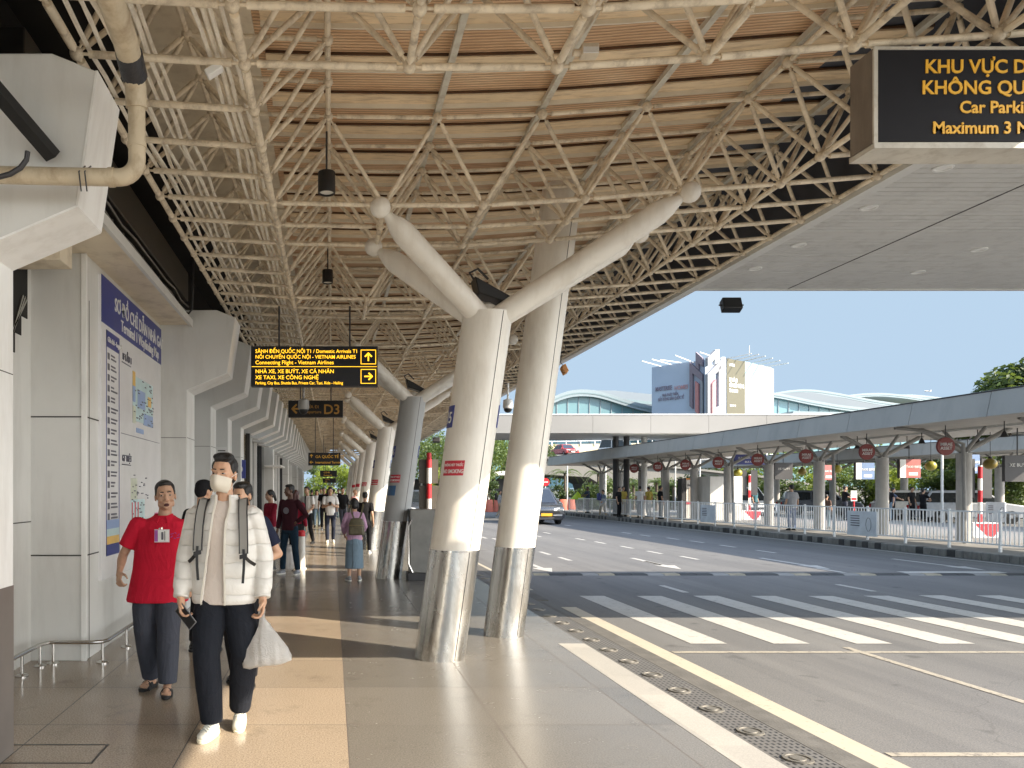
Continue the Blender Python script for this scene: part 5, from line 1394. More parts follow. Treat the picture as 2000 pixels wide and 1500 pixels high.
def palm(lab, loc, h, seed):
    t = thing('palm_tree', lab, 'palm tree', loc, 0, 'palms below the ramp'); rg = random.Random(seed)
    MB().path([(0, 0, -.1), (.04, 0, h * .4), (0, 0, h)], [.14, .10, .09], 10).build('trunk', BARK, t); m = MB()
    for k in range(16):
        a = k * 2.4; el = rg.uniform(.1, 1.1); L = rg.uniform(1.2, 1.6)
        d = Vector((math.cos(a), math.sin(a), 0)); sd = Vector((-d.y, d.x, 0)); pr = None
        for j in range(12):
            f = j / 11; p = Vector((0, 0, h)) + d * L * f * math.cos(el * .6) + Vector((0, 0, L * (math.sin(el) * f - .9 * f * f)))
            for s in (-1, 1):
                q = p + sd * s * .34 * (1.1 - f) + d * .16 - Vector((0, 0, .12)); m.add([p, p + d * .07, q], [(0, 1, 2)])
    tag(m.build('fronds', LEAF, t, smooth=False, fix=False), kind='stuff')
for i, (px, Y, h) in enumerate(((1103, 62, 3.0), (1168, 64, 3.0), (1282, 54, 2.2), (1315, 58, 2.0), (1382, 60, 2.6), (1237, 57, 2.0), (1260, 52, 1.2))):
    palm(f'green palm below the ramp seen between the island columns, {ORD[i]} from the left', (P(px, 0, Y).x, Y, 0), h, i)
m = leaves([(Vector((10 + 5 * k, 125 + (k * 7 % 11), 3.5 + (k * 3 % 4))), (5, 4, 3.2)) for k in range(22)], 9000, .7, 77)
tag(m.build('far_treeline', LEAF, smooth=False, fix=False), 'hazy line of trees behind the ramp and the far terminal', 'trees', kind='stuff')
# ------------------------------------------------------------------ people
def skin(name, c):
    m = mat(name, c, .5, var=.05, vs=20); b = m.node_tree.nodes['Principled BSDF']
    b.inputs['Subsurface Weight'].default_value = .15; b.inputs['Subsurface Radius'].default_value = (.012, .005, .003)
    return m
def cloth(name, c, var=.10, fold=.5, fs=9, sc=(1, 1, .55)):
    m, t, n, b = newmat(name)
    f = noise(t, coord(t), 14, 4)
    t.links.new(mixc(t, f, tuple(x * (1 - var) for x in c), tuple(min(1, x * (1 + var)) for x in c)), b.inputs['Base Color'])
    b.inputs['Roughness'].default_value = .9; b.inputs['Specular IOR Level'].default_value = .2
    h = mth(t, 'MULTIPLY_ADD', noise(t, coord(t, (30, 30, 30)), 12, 2), .06, noise(t, coord(t, sc), fs, 3, .5, 1.4))
    bump(t, b, h, fold, .035)
    return m
SK = skin('light tan skin', (.56, .33, .21)); SK2 = skin('tan skin', (.44, .265, .175)); SKD = skin('brown skin', (.13, .065, .04))
HAIR = mat('black hair', (.010, .009, .009), .45, var=.4, vs=60, bmp=.6, bs=110)
EYEW = mat('eye white', (.40, .37, .34), .2); IRIS = mat('dark iris', (.01, .007, .005), .1); LIP = mat('lips', (.36, .14, .11), .5); MOUTH = mat('open mouth', (.06, .012, .012), .6)
WSOLE = mat('white sole', (.72, .71, .66), .6)
J0 = dict(shL=(.175, .01, 1.41), elL=(.235, .03, 1.13), wrL=(.25, -.05, .88), hipL=(.092, 0, .90), knL=(.10, -.03, .50), anL=(.10, .02, .085), toeL=(.12, -1, 0),
          shR=(-.175, .01, 1.41), elR=(-.235, .03, 1.13), wrR=(-.25, -.05, .88), hipR=(-.092, 0, .90), knR=(-.10, -.03, .50), anR=(-.10, .02, .085), toeR=(-.12, -1, 0))
def headM(c, yaw, pitch, roll):
    return Matrix.Translation(c) @ Matrix.Rotation(R(yaw), 4, 'Z') @ Matrix.Rotation(R(pitch), 4, 'X') @ Matrix.Rotation(R(roll), 4, 'Y')
def hand(m, w, d, nrm, side, s, curl, rad=1.0):
    d, nrm = Vector(d).normalized(), Vector(nrm); nrm = (nrm - d * nrm.dot(d)).normalized(); sd = d.cross(nrm).normalized() * side
    w = Vector(w); m.cap(w - d * .03 * s, w + d * .035 * s, .024 * s, .027 * s)
    Mx = Matrix((sd, d, nrm)).transposed()
    m.ell(w + d * .055 * s, (.040 * s, .048 * s, .016 * s), Mx.to_4x4(), 12, 8)
    for i, (o, L) in enumerate(((.030, .074), (.010, .082), (-.010, .077), (-.029, .062))):
        p = w + d * .092 * s + sd * o * s; a = curl * (.75 + .12 * i); dd = d.copy()
        for f, r in ((.45, .0098), (.31, .0090), (.24, .0082)):
            dd = (d * math.cos(a) + nrm * math.sin(a)); q = p + dd * L * f * s; m.cap(p, q, r * s * rad, r * .93 * s * rad, 8); p = q; a += curl * .9
    p = w + d * .028 * s + sd * .032 * s; q = p + (d * .55 + sd * .65 + nrm * .35 * (.4 + curl)).normalized() * .042 * s; m.cap(p, q, .0125 * s, .0105 * s * rad, 8)
    m.cap(q, q + (d * .9 + sd * .1 + nrm * .5 * (.3 + curl)).normalized() * .032 * s, .0105 * s * rad, .009 * s * rad, 8)

def person(lab, loc, rz, ht, top, bottom, shoes, hair='short', skn=SK, pose=None, head=(0, 0, 0), vox=.012, bare_arm=False, bare_leg=False, face=True, mouth=False, grp=None,
           hem=.86, loose=1.0, wide=1.0, tloose=1.0, sleeve='long', curl=.5, skirt=None, collar=None, sandals=False, cuff=.07, torso=True, hairm=None, lean=(0, 0), hemw=.158, hsc=1.0):
    s = ht / 1.75; t = thing('person', lab, 'person', loc, rz, grp)
    J = dict(J0); J.update(pose or {}); J = {k: Vector(v) if k[:2] in ('to', 'hd', 'hn') else Vector(v) * s for k, v in J.items()}
    lx, ly = lean[0] * s, lean[1] * s
    def ld(z): f = max(0, z / s - .9) / .6; return (lx * f, ly * f)
    for k in ('shL', 'shR'):
        a = ld(J[k].z); J[k] += Vector((a[0], a[1], 0))
    a = ld(1.62 * s); hc = Vector((a[0], a[1] - .02 * s, 1.635 * s)); M = headM(hc, *head)
    hs = s * hsc
    # body: head, neck, core, arms and hands in one skin
    m = MB()
    def he(c, r, mm=m): mm.ell(M @ (Vector(c) * hs), tuple(q * hs for q in r), M.to_3x3().to_4x4(), 16, 12)
    def hcap(p, q, r0, r1, mm=m): mm.cap(M @ (Vector(p) * hs), M @ (Vector(q) * hs), r0 * hs, r1 * hs, 10)
    he((0, .012, .028), (.074, .094, .087)); he((0, -.030, -.015), (.064, .060, .082)); he((0, -.036, -.070), (.050, .048, .042)); he((0, -.066, -.097), (.022, .02, .017))
    hcap((0, -.086, .005), (0, -.106, -.034), .0085, .0135); he((.013, -.092, -.037), (.010, .010, .008)); he((-.013, -.092, -.037), (.010, .010, .008))
    hcap((-.044, -.079, .020), (.044, -.079, .020), .0105, .0105)
    for e in (-1, 1):
        he((e * .038, -.066, -.028), (.025, .020, .022)); he((e * .076, .012, -.012), (.009, .019, .030)); he((e * .052, -.02, -.062), (.012, .035, .03))
    if mouth: hcap((-.020, -.080, -.058), (.020, -.080, -.058), .008, .008); hcap((-.017, -.078, -.092), (.017, -.078, -.092), .009, .009)
    else: hcap((-.021, -.084, -.062), (.021, -.084, -.062), .0075, .0075); hcap((-.018, -.083, -.073), (.018, -.083, -.073), .008, .008)
    nb = Vector((ld(1.44 * s)[0], ld(1.44 * s)[1] + .015 * s, 1.43 * s))
    m.cap(nb - Vector((0, 0, .03 * s)), M @ (Vector((0, .018, -.06)) * hs), .060 * s, .052 * s, 14)
    m.loft([(0, 0, .95 * s, .11 * s, .08 * s), (ld(1.2 * s)[0], ld(1.2 * s)[1], 1.2 * s, .12 * s, .085 * s), (nb.x, nb.y, 1.40 * s, .13 * s, .07 * s), (nb.x, nb.y, 1.445 * s, .06 * s, .055 * s)], 16)
    for q in 'LR':
        sd = 1 if q == 'L' else -1
        sh, el, wr = J['sh' + q], J['el' + q], J['wr' + q]
        m.cap(sh + Vector((-sd * .02, 0, 0)) * s, el, .045 * s, .038 * s); m.cap(el, el + (wr - el) * .35, .038 * s, .040 * s); m.cap(el + (wr - el) * .35, wr, .039 * s, .024 * s)
        d = J.get('hd' + q); d = (wr - el).normalized() if d is None else Vector(d)
        n = J.get('hn' + q); n = Vector((-sd, .25, 0)) if n is None else Vector(n)
        hand(m, wr, d, n, (1 if q == 'R' else -1) * (1 if n.dot(Vector((-sd, .25, 0))) >= -.01 else 1), s, curl, 1.0 if vox < .008 else 1.35)
    if bare_leg or skirt or sandals:
        for q in 'LR':
            m.cap(J['hip' + q], J['kn' + q], .07 * s, .052 * s); m.cap(J['kn' + q], J['kn' + q].lerp(J['an' + q], .35), .05 * s, .054 * s); m.cap(J['kn' + q].lerp(J['an' + q], .35), J['an' + q], .052 * s, .034 * s)
        m.cap(J['hipL'], J['hipR'], .09 * s, .09 * s)
    if sandals:
        for q in 'LR':
            d = Vector((J['toe' + q].x, J['toe' + q].y, 0)).normalized(); a0 = J['an' + q]; b0 = Vector((a0.x, a0.y, .045 * s)); m.cap(a0, b0 + d * .09 * s, .034 * s, .030 * s); m.cap(b0 - d * .03 * s, b0 + d * .11 * s, .032 * s, .03 * s)
            p2 = Vector((-d.y, d.x, 0))
            for i in range(5): m.cap(b0 + d * .11 * s + p2 * (.03 - .015 * i) * s, b0 + d * (.155 - .008 * abs(i - 1)) * s + p2 * (.034 - .016 * i) * s + Vector((0, 0, -.012 * s)), .011 * s, .010 * s, 8)
    m.blob('body', skn, t, vox, 3)
    if face:
        ew, ir, br = MB(), MB(), MB()
        for e in (-1, 1):
            he((e * .032, -.0795, -.001), (.0135, .009, .0048), ew); he((e * .032, -.0870, -.001), (.0060, .0030, .0048), ir)
            hcap((e * .016, -.0890, .0235), (e * .034, -.0875, .0255), .0040, .0040, br); hcap((e * .034, -.0875, .0255), (e * .047, -.0800, .0215), .0040, .0032, br)
        ew.build('eyes', EYEW, t); ir.build('irises', IRIS, t); br.build('eyebrows', hairm or HAIR, t)
        mo = MB()
        if mouth: he((0, -.0885, -.0745), (.021, .0075, .0125), mo); mo.build('open_mouth', MOUTH, t)
        else: hcap((-.021, -.0905, -.0675), (.021, -.0905, -.0675), .0026, .0026, mo); mo.build('lips', LIP, t)
    # hair
    m = MB(); hm = hairm or HAIR
    he((0, .026, .056), (.0785, .090, .070), m); he((0, .052, .010), (.0735, .060, .080), m)
    for e in (-1, 1): m.ell(M @ (Vector((e * .066, .005, .045)) * hs), tuple(q * hs for q in (.0125, .045, .042)), M.to_3x3().to_4x4(), 12, 8); hcap((e * .073, -.012, .03), (e * .073, -.012, .005), .008, .005, m)
    if hair in ('short', 'quiff'): he((0, -.012, .098), (.062, .068, .028), m); he((0, -.052, .088), (.050, .024, .017), m)
    if hair == 'crop': he((0, -.010, .093), (.060, .064, .024), m); he((0, -.050, .086), (.050, .018, .012), m)
    if hair == 'quiff':
        he((.0, -.005, .112), (.062, .075, .028), m)
        for i in range(9): x = -.048 + .012 * i; hcap((x, -.028, .112), (x * .98 + .006, -.070, .102 - .010 * ((i * 5) % 3) / 2), .017, .009, m)
    if hair == 'bob':
        he((0, .02, .02), (.096, .105, .10), m); he((.055, .025, -.045), (.045, .075, .075), m); he((-.055, .025, -.045), (.045, .075, .075), m); he((0, .07, -.05), (.075, .05, .07), m)
    if hair == 'long':
        he((0, .02, .03), (.088, .102, .09), m); hcap((.05, .05, -.02), (.06, .07, -.25), .05, .04, m); hcap((-.05, .05, -.02), (-.06, .07, -.25), .05, .04, m); hcap((0, .08, 0), (0, .085, -.27), .055, .05, m)
    if hair == 'cap': he((0, .0, .062), (.085, .103, .07), m); m.obox(M @ (Vector((0, -.12, .055)) * hs), M.to_3x3() @ Vector((.06, 0, 0)) * hs, M.to_3x3() @ Vector((0, .05, .006)) * hs, M.to_3x3() @ Vector((0, 0, .006)) * hs)
    if hair == 'pony': he((0, .02, .03), (.084, .10, .085), m); hcap((0, .11, .03), (0, .14, -.12), .035, .03, m)
    if hair != 'bald': m.blob('hair', hm, t, max(.006, vox * .8), 2)
    # upper garment
    if torso:
        m = MB(); L = loose; W = wide
        def r(z, rx, ry, cy=0): a = ld(z * s); return (a[0], a[1] + cy * s, z * s, rx * s * L * W, ry * s * L)
        m.loft([r(hem, hemw, hemw * .71), r(hem + .02, hemw + .003, hemw * .72), r(1.02, .4 * .152 + .6 * max(.152, hemw - .012), .112), r(1.15, .158 if hemw < .2 else .176, .114 if hemw < .2 else .122), r(1.28, .170, .116), r(1.36, .172, .104), r(1.42, .150, .086, .01), r(1.455, .085, .068, .015), r(1.47, .070, .062, .015)], 28, 2.3)
        for q in 'LR':
            sh, el, wr = J['sh' + q], J['el' + q], J['wr' + q]; sd = 1 if q == 'L' else -1
            m.cap(sh + Vector((-sd * .05, 0, -.02)) * s, sh, .060 * s * L, .060 * s * L)
            if sleeve == 'short':
                p = sh.lerp(el, .72); m.path([sh, p, p + (el - sh).normalized() * .002], [.062 * s * L, .066 * s * L, .066 * s * L], 16)
            else: m.path([sh, sh.lerp(el, .5), el, el.lerp(wr, .5), wr - (wr - el).normalized() * .01], [.060 * s * L, .063 * s * L, .056 * s * L, .052 * s * L, (.040 if cuff < .08 else .034) * s * L], 16); m.cap(el, el + Vector((0, .001, 0)), .057 * s * L)
        o = m.blob('shirt' if sleeve == 'short' else 'jumper', top, t, vox, 5)
    if collar:
        m = MB(); c = nb + Vector((0, -.006 * s, .035 * s)); n = 20; vs = []
        for (rr, dz) in ((.070, .020), (.098, -.026), (.092, -.032), (.064, .016)):
            for i in range(n + 1):
                a = R(-90 + 22) + (2 * PI - R(44)) * i / n; drop = -.035 * max(0, -math.sin(a)) ** 4
                vs.append((c.x + rr * s * math.cos(a) * 1.05, c.y + rr * s * math.sin(a) * (1.15 if math.sin(a) < 0 else 1), c.z + (dz + drop) * s))
        fs = [(k * (n + 1) + i, k * (n + 1) + i + 1, ((k + 1) % 4) * (n + 1) + i + 1, ((k + 1) % 4) * (n + 1) + i) for k in range(4) for i in range(n)] + [(0, n + 1, 2 * n + 2, 3 * n + 3), (n, 4 * n + 3, 3 * n + 2, 2 * n + 1)]
        m.add(vs, fs).build('collar', collar, t)
    # lower garment
    m = MB()
    if skirt:
        z0 = skirt; m.loft([(0, .0, z0 * s, .20 * s, .15 * s), (0, 0, .6 * s, .19 * s, .145 * s), (0, .01, .80 * s, .178 * s, .135 * s), (0, 0, .95 * s, .150 * s, .108 * s), (0, 0, 1.0 * s, .14 * s, .1 * s)], 24); m.blob('skirt', bottom, t, vox, 4)
    else:
        T = tloose
        m.loft([(0, .005, .80 * s, .150 * s, .105 * s), (0, .008, .88 * s, .160 * s, .116 * s), (0, .004, .96 * s, .152 * s, .108 * s), (0, 0, 1.03 * s, .140 * s, .098 * s)], 24, 2.3)
        for q in 'LR':
            h_, k_, a_ = J['hip' + q], J['kn' + q], J['an' + q]; e_ = k_.lerp(a_, .97)
            m.path([h_ + Vector((0, 0, .04 * s)), h_ - Vector((0, 0, .06 * s)), h_.lerp(k_, .55), k_, k_.lerp(a_, .45), e_], [.085 * s, .090 * s * T ** .5, .080 * s * T, .066 * s * T, .064 * s * T, .054 * s * T], 18)
            m.ell(k_, .067 * s * T)
        m.blob('trousers', bottom, t, vox, 5)
    # shoes
    for q in 'LR':
        a_ = J['an' + q]; d = J['toe' + q].copy(); up = Vector((0, 0, 1)); pit = d.z; d.z = 0; d.normalize(); d = (d * math.cos(pit) + up * math.sin(pit)); p2 = d.cross(up).normalized(); n = p2.cross(d).normalized()
        Mr = Matrix((p2, d, n)).transposed().to_4x4(); g = a_ - n * .085 * s
        if sandals:
            MB().loft([(0, 0, 0, .045 * s, .135 * s), (0, 0, .028 * s, .047 * s, .138 * s)], 20, 2.6).xf(Matrix.Translation(g + d * .05 * s + n * .003) @ Mr).build('sandal', shoes, t, bevel=.004)
            mm = MB(); mm.path([g + d * .085 * s + p2 * .046 * s * math.cos(x) + n * (.024 + .052 * math.sin(x)) * s for x in [PI * i / 10 for i in range(11)]], .004, 6)
            v0 = [g + d * (.04 + y) * s + p2 * .048 * s * math.cos(x) + n * (.02 + .056 * math.sin(x) - y * .15) * s for y in (.0, .085) for x in [PI * i / 10 for i in range(11)]]
            v1 = [v - n * .006 * s for v in v0]; mm.add(v0 + v1, [(i, i + 1, 12 + i, 11 + i) for i in range(10)] + [(22 + i, 33 + i, 34 + i, 23 + i) for i in range(10)] + [(i, 22 + i, 23 + i, i + 1) for i in range(10)] + [(11 + i, 12 + i, 34 + i, 33 + i) for i in range(10)])
            mm.build('sandal_strap', shoes, t); 
            continue
        mm = MB()
        mm.ell((0, -.015 * s, .05 * s), (.038 * s, .055 * s, .045 * s), None, 14, 10); mm.ell((0, .06 * s, .042 * s), (.042 * s, .09 * s, .034 * s), None, 14, 10); mm.ell((0, .115 * s, .036 * s), (.042 * s, .055 * s, .030 * s), None, 14, 10); mm.cap((0, -.012 * s, .06 * s), (0, -.005 * s, .10 * s), .038 * s, .036 * s); mm.cap((0, .02 * s, .075 * s), (0, .09 * s, .055 * s), .026 * s, .028 * s)
        mm.xf(Matrix.Translation(g) @ Mr); so_ = mm.blob('shoe', shoes[0] if isinstance(shoes, tuple) else shoes, t, max(.006, vox * .7), 3)
        MB().loft([(0, .05 * s, 0, .040 * s, .122 * s), (0, .05 * s, .012 * s, .046 * s, .128 * s), (0, .05 * s, .026 * s, .045 * s, .126 * s)], 22, 2.5).xf(Matrix.Translation(g + n * .001) @ Mr).build('sole', shoes[1] if isinstance(shoes, tuple) else shoes, so_)
    return t, s, nb, M, J

def strap(m, pts, wd, th, nrm=(0, -1, 0)):
    vs = []; pts = [Vector(p) for p in pts]
    for i, p in enumerate(pts):
        d = (pts[min(i + 1, len(pts) - 1)] - pts[max(i - 1, 0)]).normalized(); u = d.cross(Vector(nrm)).normalized(); n = u.cross(d).normalized()
        vs += [p + u * wd / 2, p - u * wd / 2, p - u * wd / 2 - n * th, p + u * wd / 2 - n * th]
    fs = [(4 * i + j, 4 * i + (j + 1) % 4, 4 * i + 4 + (j + 1) % 4, 4 * i + 4 + j) for i in range(len(pts) - 1) for j in range(4)]
    return m.add(vs, fs + [(3, 2, 1, 0), tuple(len(vs) - 4 + j for j in range(4))])

def quilt():
    m, t, n, b = newmat('off white quilted nylon')
    c = mixc(t, noise(t, coord(t), 9, 4), (.60, .57, .52), (.76, .735, .69)); t.links.new(c, b.inputs['Base Color']); b.inputs['Roughness'].default_value = .45
    v = coord(t); sp = t.nodes.new('ShaderNodeSeparateXYZ'); t.links.new(v, sp.inputs[0])
    zz = mth(t, 'MULTIPLY_ADD', noise(t, v, 6, 2), .05, sp.outputs[2])
    w_ = mth(t, 'ABSOLUTE', mth(t, 'SINE', mth(t, 'MULTIPLY', zz, PI / .105)))
    h = mth(t, 'MULTIPLY_ADD', noise(t, v, 16, 3, .5, .6), .6, mth(t, 'POWER', w_, .45))
    bump(t, b, h, .7, .016)
    return m
PUFF = quilt(); DENIM = cloth('denim', (.17, .24, .30)); NAVYJ = cloth('navy black trousers', (.013, .015, .021)); CREAMT = cloth('cream tee', (.62, .54, .48), .04, .4); REDP = cloth('red polo cloth', (.50, .012, .035), .08, .6, 7); GREYT = cloth('slate trousers', (.055, .06, .078)); BLK = cloth('black cloth', (.012, .012, .014)); NAVYP = cloth('navy polo', (.018, .022, .045)); WSH = cloth('white shirt cloth', (.70, .69, .67), .05); MAROON = cloth('maroon jumper', (.045, .012, .018)); REDD = cloth('dark red blouse', (.22, .012, .03)); LILAC = cloth('lilac blouse', (.52, .32, .46)); PALE = cloth('pale blue denim', (.14, .22, .30)); YEL = cloth('yellow shirt', (.52, .42, .10)); GRYS = cloth('grey shirt', (.30, .31, .33)); PINK_S = cloth('pink shirt', (.62, .30, .26)); KHAKI = cloth('khaki trousers', (.40, .34, .26))
SNEAK = (mat('cream trainers', (.64, .62, .54), .6, var=.12, vs=30, bmp=.2, bs=50), mat('cream sole', (.66, .62, .48), .6)); SNEAK2 = (mat('grey trainers', (.25, .26, .28), .6, var=.5, vs=25), WSOLE); BSHOE = (mat('black leather', (.012, .012, .012), .25), mat('black sole', (.02, .02, .02), .6))

# --- man in the off white jacket
Y = 5.12; X = P(438, 0, Y).x
pose = dict(hipL=(.085, 0, .90), hipR=(-.085, 0, .90), knR=(-.095, -.12, .50), anR=(-.060, -.12, .085), toeR=(-.28, -1, 0), knL=(.135, -.06, .50), anL=(.090, .08, .115), toeL=(.05, -1, -.28),
            shL=(.170, .01, 1.385), shR=(-.170, .01, 1.385), elL=(.245, .05, 1.11), wrL=(.252, -.06, .855), elR=(-.250, .05, 1.11), wrR=(-.266, -.06, .855), hdR=(.15, -.3, -1), hdL=(-.02, -.15, -1), hnR=(.9, -.2, .1), hnL=(-.9, -.2, 0))
t, s, nb, M, J = person('young man in off white quilted jacket and face mask walking towards the camera', (X, Y, 0), 0, 1.825, CREAMT, NAVYJ, SNEAK, 'quiff', SK, pose, (-16, -3, 2), .006,
                        sleeve='short', hem=.815, loose=.97, tloose=1.30, curl=.75, hemw=.182)
m = MB(); n = 40; rg_ = []
for z, rx, ry, a0, a1 in ((.815, .198, .140, -128, -84), (.84, .208, .150, -127, -84), (.95, .205, .150, -122, -84), (1.08, .203, .150, -117, -85), (1.22, .205, .150, -111, -84), (1.33, .192, .140, -108, -82), (1.39, .172, .120, -108, -76), (1.44, .118, .096, -112, -66), (1.47, .092, .086, -116, -62), (1.505, .086, .082, -118, -60)):
    rg_.append((z, rx, ry, a0, a1))
def shell(rs, th):
    vs = []
    for z, rx, ry, a0, a1 in rs:
        for k in (0, 1):
            for i in range(n + 1):
                a = R(a1 + (360 + a0 - a1) * i / n); q = (abs(math.cos(a)) ** 2.3 + abs(math.sin(a)) ** 2.3) ** (-1 / 2.3)
                vs.append((((rx - k * th) * math.cos(a) * q) * s, ((ry - k * th) * math.sin(a) * q + .01) * s, z * s))
    st = 2 * (n + 1); fs = []
    for j in range(len(rs) - 1):
        for i in range(n):
            fs.append((j * st + i, j * st + i + 1, (j + 1) * st + i + 1, (j + 1) * st + i)); fs.append((j * st + n + 1 + i, (j + 1) * st + n + 1 + i, (j + 1) * st + n + 2 + i, j * st + n + 2 + i))
        fs.append((j * st, (j + 1) * st, (j + 1) * st + n + 1, j * st + n + 1)); fs.append((j * st + n, j * st + 2 * n + 1, (j + 1) * st + 2 * n + 1, (j + 1) * st + n))
    for i in range(n): fs.append((i, n + 1 + i, n + 2 + i, i + 1)); e = (len(rs) - 1) * st; fs.append((e + i, e + i + 1, e + n + 2 + i, e + n + 1 + i))
    return vs, fs
m.add(*shell(rg_, .022))
for q in 'LR':
    sd = 1 if q == 'L' else -1; sh, el, wr = J['sh' + q], J['el' + q], J['wr' + q]
    m.cap(sh + Vector((-sd * .045, .01, -.01)) * s, sh + Vector((sd * .012, 0, -.02)) * s, .062 * s, .070 * s, 16)
    pts, rs = [], []
    L1, L2 = (el - sh).length, (wr - el).length; N = 26
    for i in range(N + 1):
        f = i / N * (L1 + L2); p = sh.lerp(el, f / L1) if f < L1 else el.lerp(wr, (f - L1) / L2)
        rr = .076 + (.058 - .076) * i / N; rr *= 1 + .022 * abs(math.sin(f / .085 * PI / s)) - .02
        if i > N - 3: rr = .050
        pts.append(p); rs.append(rr * s)
    pts = [pts[0]] + [(pts[i - 1] + pts[i] * 2 + pts[i + 1]) / 4 for i in range(1, N)] + [pts[N]]
    m.path(pts, rs, 18)
jk = m.blob('jacket', PUFF, t, .0065, 3)
zp = MB()
for side in (3, 4):
    pts = []
    for r_ in rg_:
        a = R(r_[side]) ; k = (abs(math.cos(a)) ** 2.3 + abs(math.sin(a)) ** 2.3) ** (-1 / 2.3); pts.append(Vector(((r_[1]) * math.cos(a) * k * s, (r_[2] * math.sin(a) * k + .006) * s, r_[0] * s)))
    strap(zp, pts, .012, .006)
zp.build('zip', mat('pale zip', (.66, .62, .54), .5), t)
mk = MB(); Mm = M
def hm_(p): return Mm @ (Vector(p) * s)
rows = []
for v in range(7):
    row = []
    for u in range(13):
        a = R(-90 + (u - 6) * 12.5); fz = v / 6
        z = -.020 - fz * .094 - .010 * abs(u - 6) / 6 + (.010 * (1 - abs(u - 6) / 6) if v == 0 else 0); bulge = math.sin(fz * PI) * .016 * (1 - abs(u - 6) / 8) + (.022 * max(0, 1 - abs(u - 6) / 2.2) * (1 - fz * .75))
        wdt = .078 - fz * .012 - max(0, fz - .6) * .06; row.append((wdt * math.cos(a), -.012 + (wdt + .020 + bulge) * math.sin(a), z))
    rows.append(row)
vs = [hm_(p) for r_ in rows for p in r_]; vs += [hm_((p[0] * .97, p[1] * .97, p[2])) for r_ in rows for p in r_]; o_ = 7 * 13
fs = [(v * 13 + u, v * 13 + u + 1, v * 13 + 14 + u, v * 13 + 13 + u) for v in range(6) for u in range(12)]; fs += [tuple(o_ + i for i in f[::-1]) for f in fs]
fs += [(u, o_ + u, o_ + u + 1, u + 1) for u in range(12)] + [(78 + u, 79 + u, o_ + 79 + u, o_ + 78 + u) for u in range(12)]
mk.add(vs, fs); mk.build('face_mask', mat('cream mask', (.66, .60, .50), .7, var=.04), t, ang=75)
ml = MB()
for e in (-1, 1): ml.path([hm_((e * .068, -.035, -.02)), hm_((e * .082, -.005, .0)), hm_((e * .086, .02, .008))], .0016, 5); ml.path([hm_((e * .062, -.035, -.10)), hm_((e * .08, .0, -.05)), hm_((e * .084, .02, -.03))], .0016, 5)
ml.build('mask_loops', WHITE, t)
sk_ = MB()
for q in 'LR': a_ = J['an' + q]; sk_.cap(a_ + Vector((0, .0, -.02)), a_ + Vector((0, .005, .11)), .040, .043, 14)
sk_.build('socks', mat('white sock', (.74, .74, .74), .8), t)
cf = MB()
for q in 'LR':
    a_, k_ = J['an' + q], J['kn' + q]; d = (k_ - a_).normalized(); p = a_ + d * .005; cf.path([p - d * .004, p, p + d * .045, p + d * .049], [.060, .068, .069, .062], 20)
cf.build('turn_ups', NAVYJ, t)
lc = MB()
for q in 'LR':
    a_ = J['an' + q]; d = J['toe' + q].copy(); pit = d.z; d.z = 0; d.normalize(); p2 = Vector((-d.y, d.x, 0)); d = d * math.cos(pit) + Vector((0, 0, math.sin(pit))); nn = p2.cross(d); nn = -nn if nn.z < 0 else nn
    for i in range(5): c = a_ + d * (.035 + .02 * i) + nn * (.012 - .0075 * i); lc.path([c - p2 * .026 - nn * .004, c + nn * .006, c + p2 * .026 + d * .012 - nn * .004], .0034, 5)
lc.build('laces', mat('grey lace', (.42, .43, .40), .7), t)
wp = (X, Y, 0)
bp = thing('backpack', 'grey backpack with black edged straps worn over the off white jacket', 'backpack', wp)
WEB = mat('grey webbing', (.24, .23, .21), .8, bmp=.2, bs=300)
for e, zl in ((1, 1.14), (-1, 1.16)):
    ms, mb2, ms2 = MB(), MB(), MB()
    base = [(e * .105, .11, 1.43), (e * .118, .04, 1.482), (e * .125, -.045, 1.475), (e * .132, -.115, 1.40), (e * .138, -.150, 1.31), (e * .142, -.166, 1.20), (e * .142, -.168, zl)]
    base = [Vector(q) * s for q in base]; strap(ms, base, .050, .012, (0, -.8, .6))
    for o in (-.027, .027): strap(mb2, [q + Vector((o, -.001, 0)) for q in base], .007, .014, (0, -.8, .6))
    q0 = base[-1]; strap(ms2, [q0 + Vector((0, -.002, .03)), q0 + Vector((e * .004, -.004, -.03)), q0 + Vector((e * .002, -.006, -.10)), q0 + Vector((-e * .004, -.006, -.19))], .017, .006)
    ms2.obox(q0 + Vector((0, -.006, -.015)), (.024, 0, .006), (0, .008, 0), (0, 0, .014)); strap(ms2, [q0 + Vector((0, -.002, -.01)), q0 + Vector((e * .035, .02, -.05)), q0 + Vector((e * .07, .07, -.08))], .022, .006)
    sb = ms.build('strap', WEB, bp); mb2.build('strap_edging', BLACK, sb); ms2.build('webbing_tail', BLACK, sb)
MB().loft([(0, .235 * s, .98 * s, .13, .07), (0, .24 * s, 1.02 * s, .15, .085), (0, .24 * s, 1.3 * s, .15, .085), (0, .22 * s, 1.43 * s, .13, .07), (0, .21 * s, 1.47 * s, .06, .04)], 20, 3).build('bag', mat('grey pack cloth', (.16, .155, .15), .8), bp)
w0 = J['wrL'] + Vector(wp); hb = w0 + Vector((-.005, -.035, -.135))
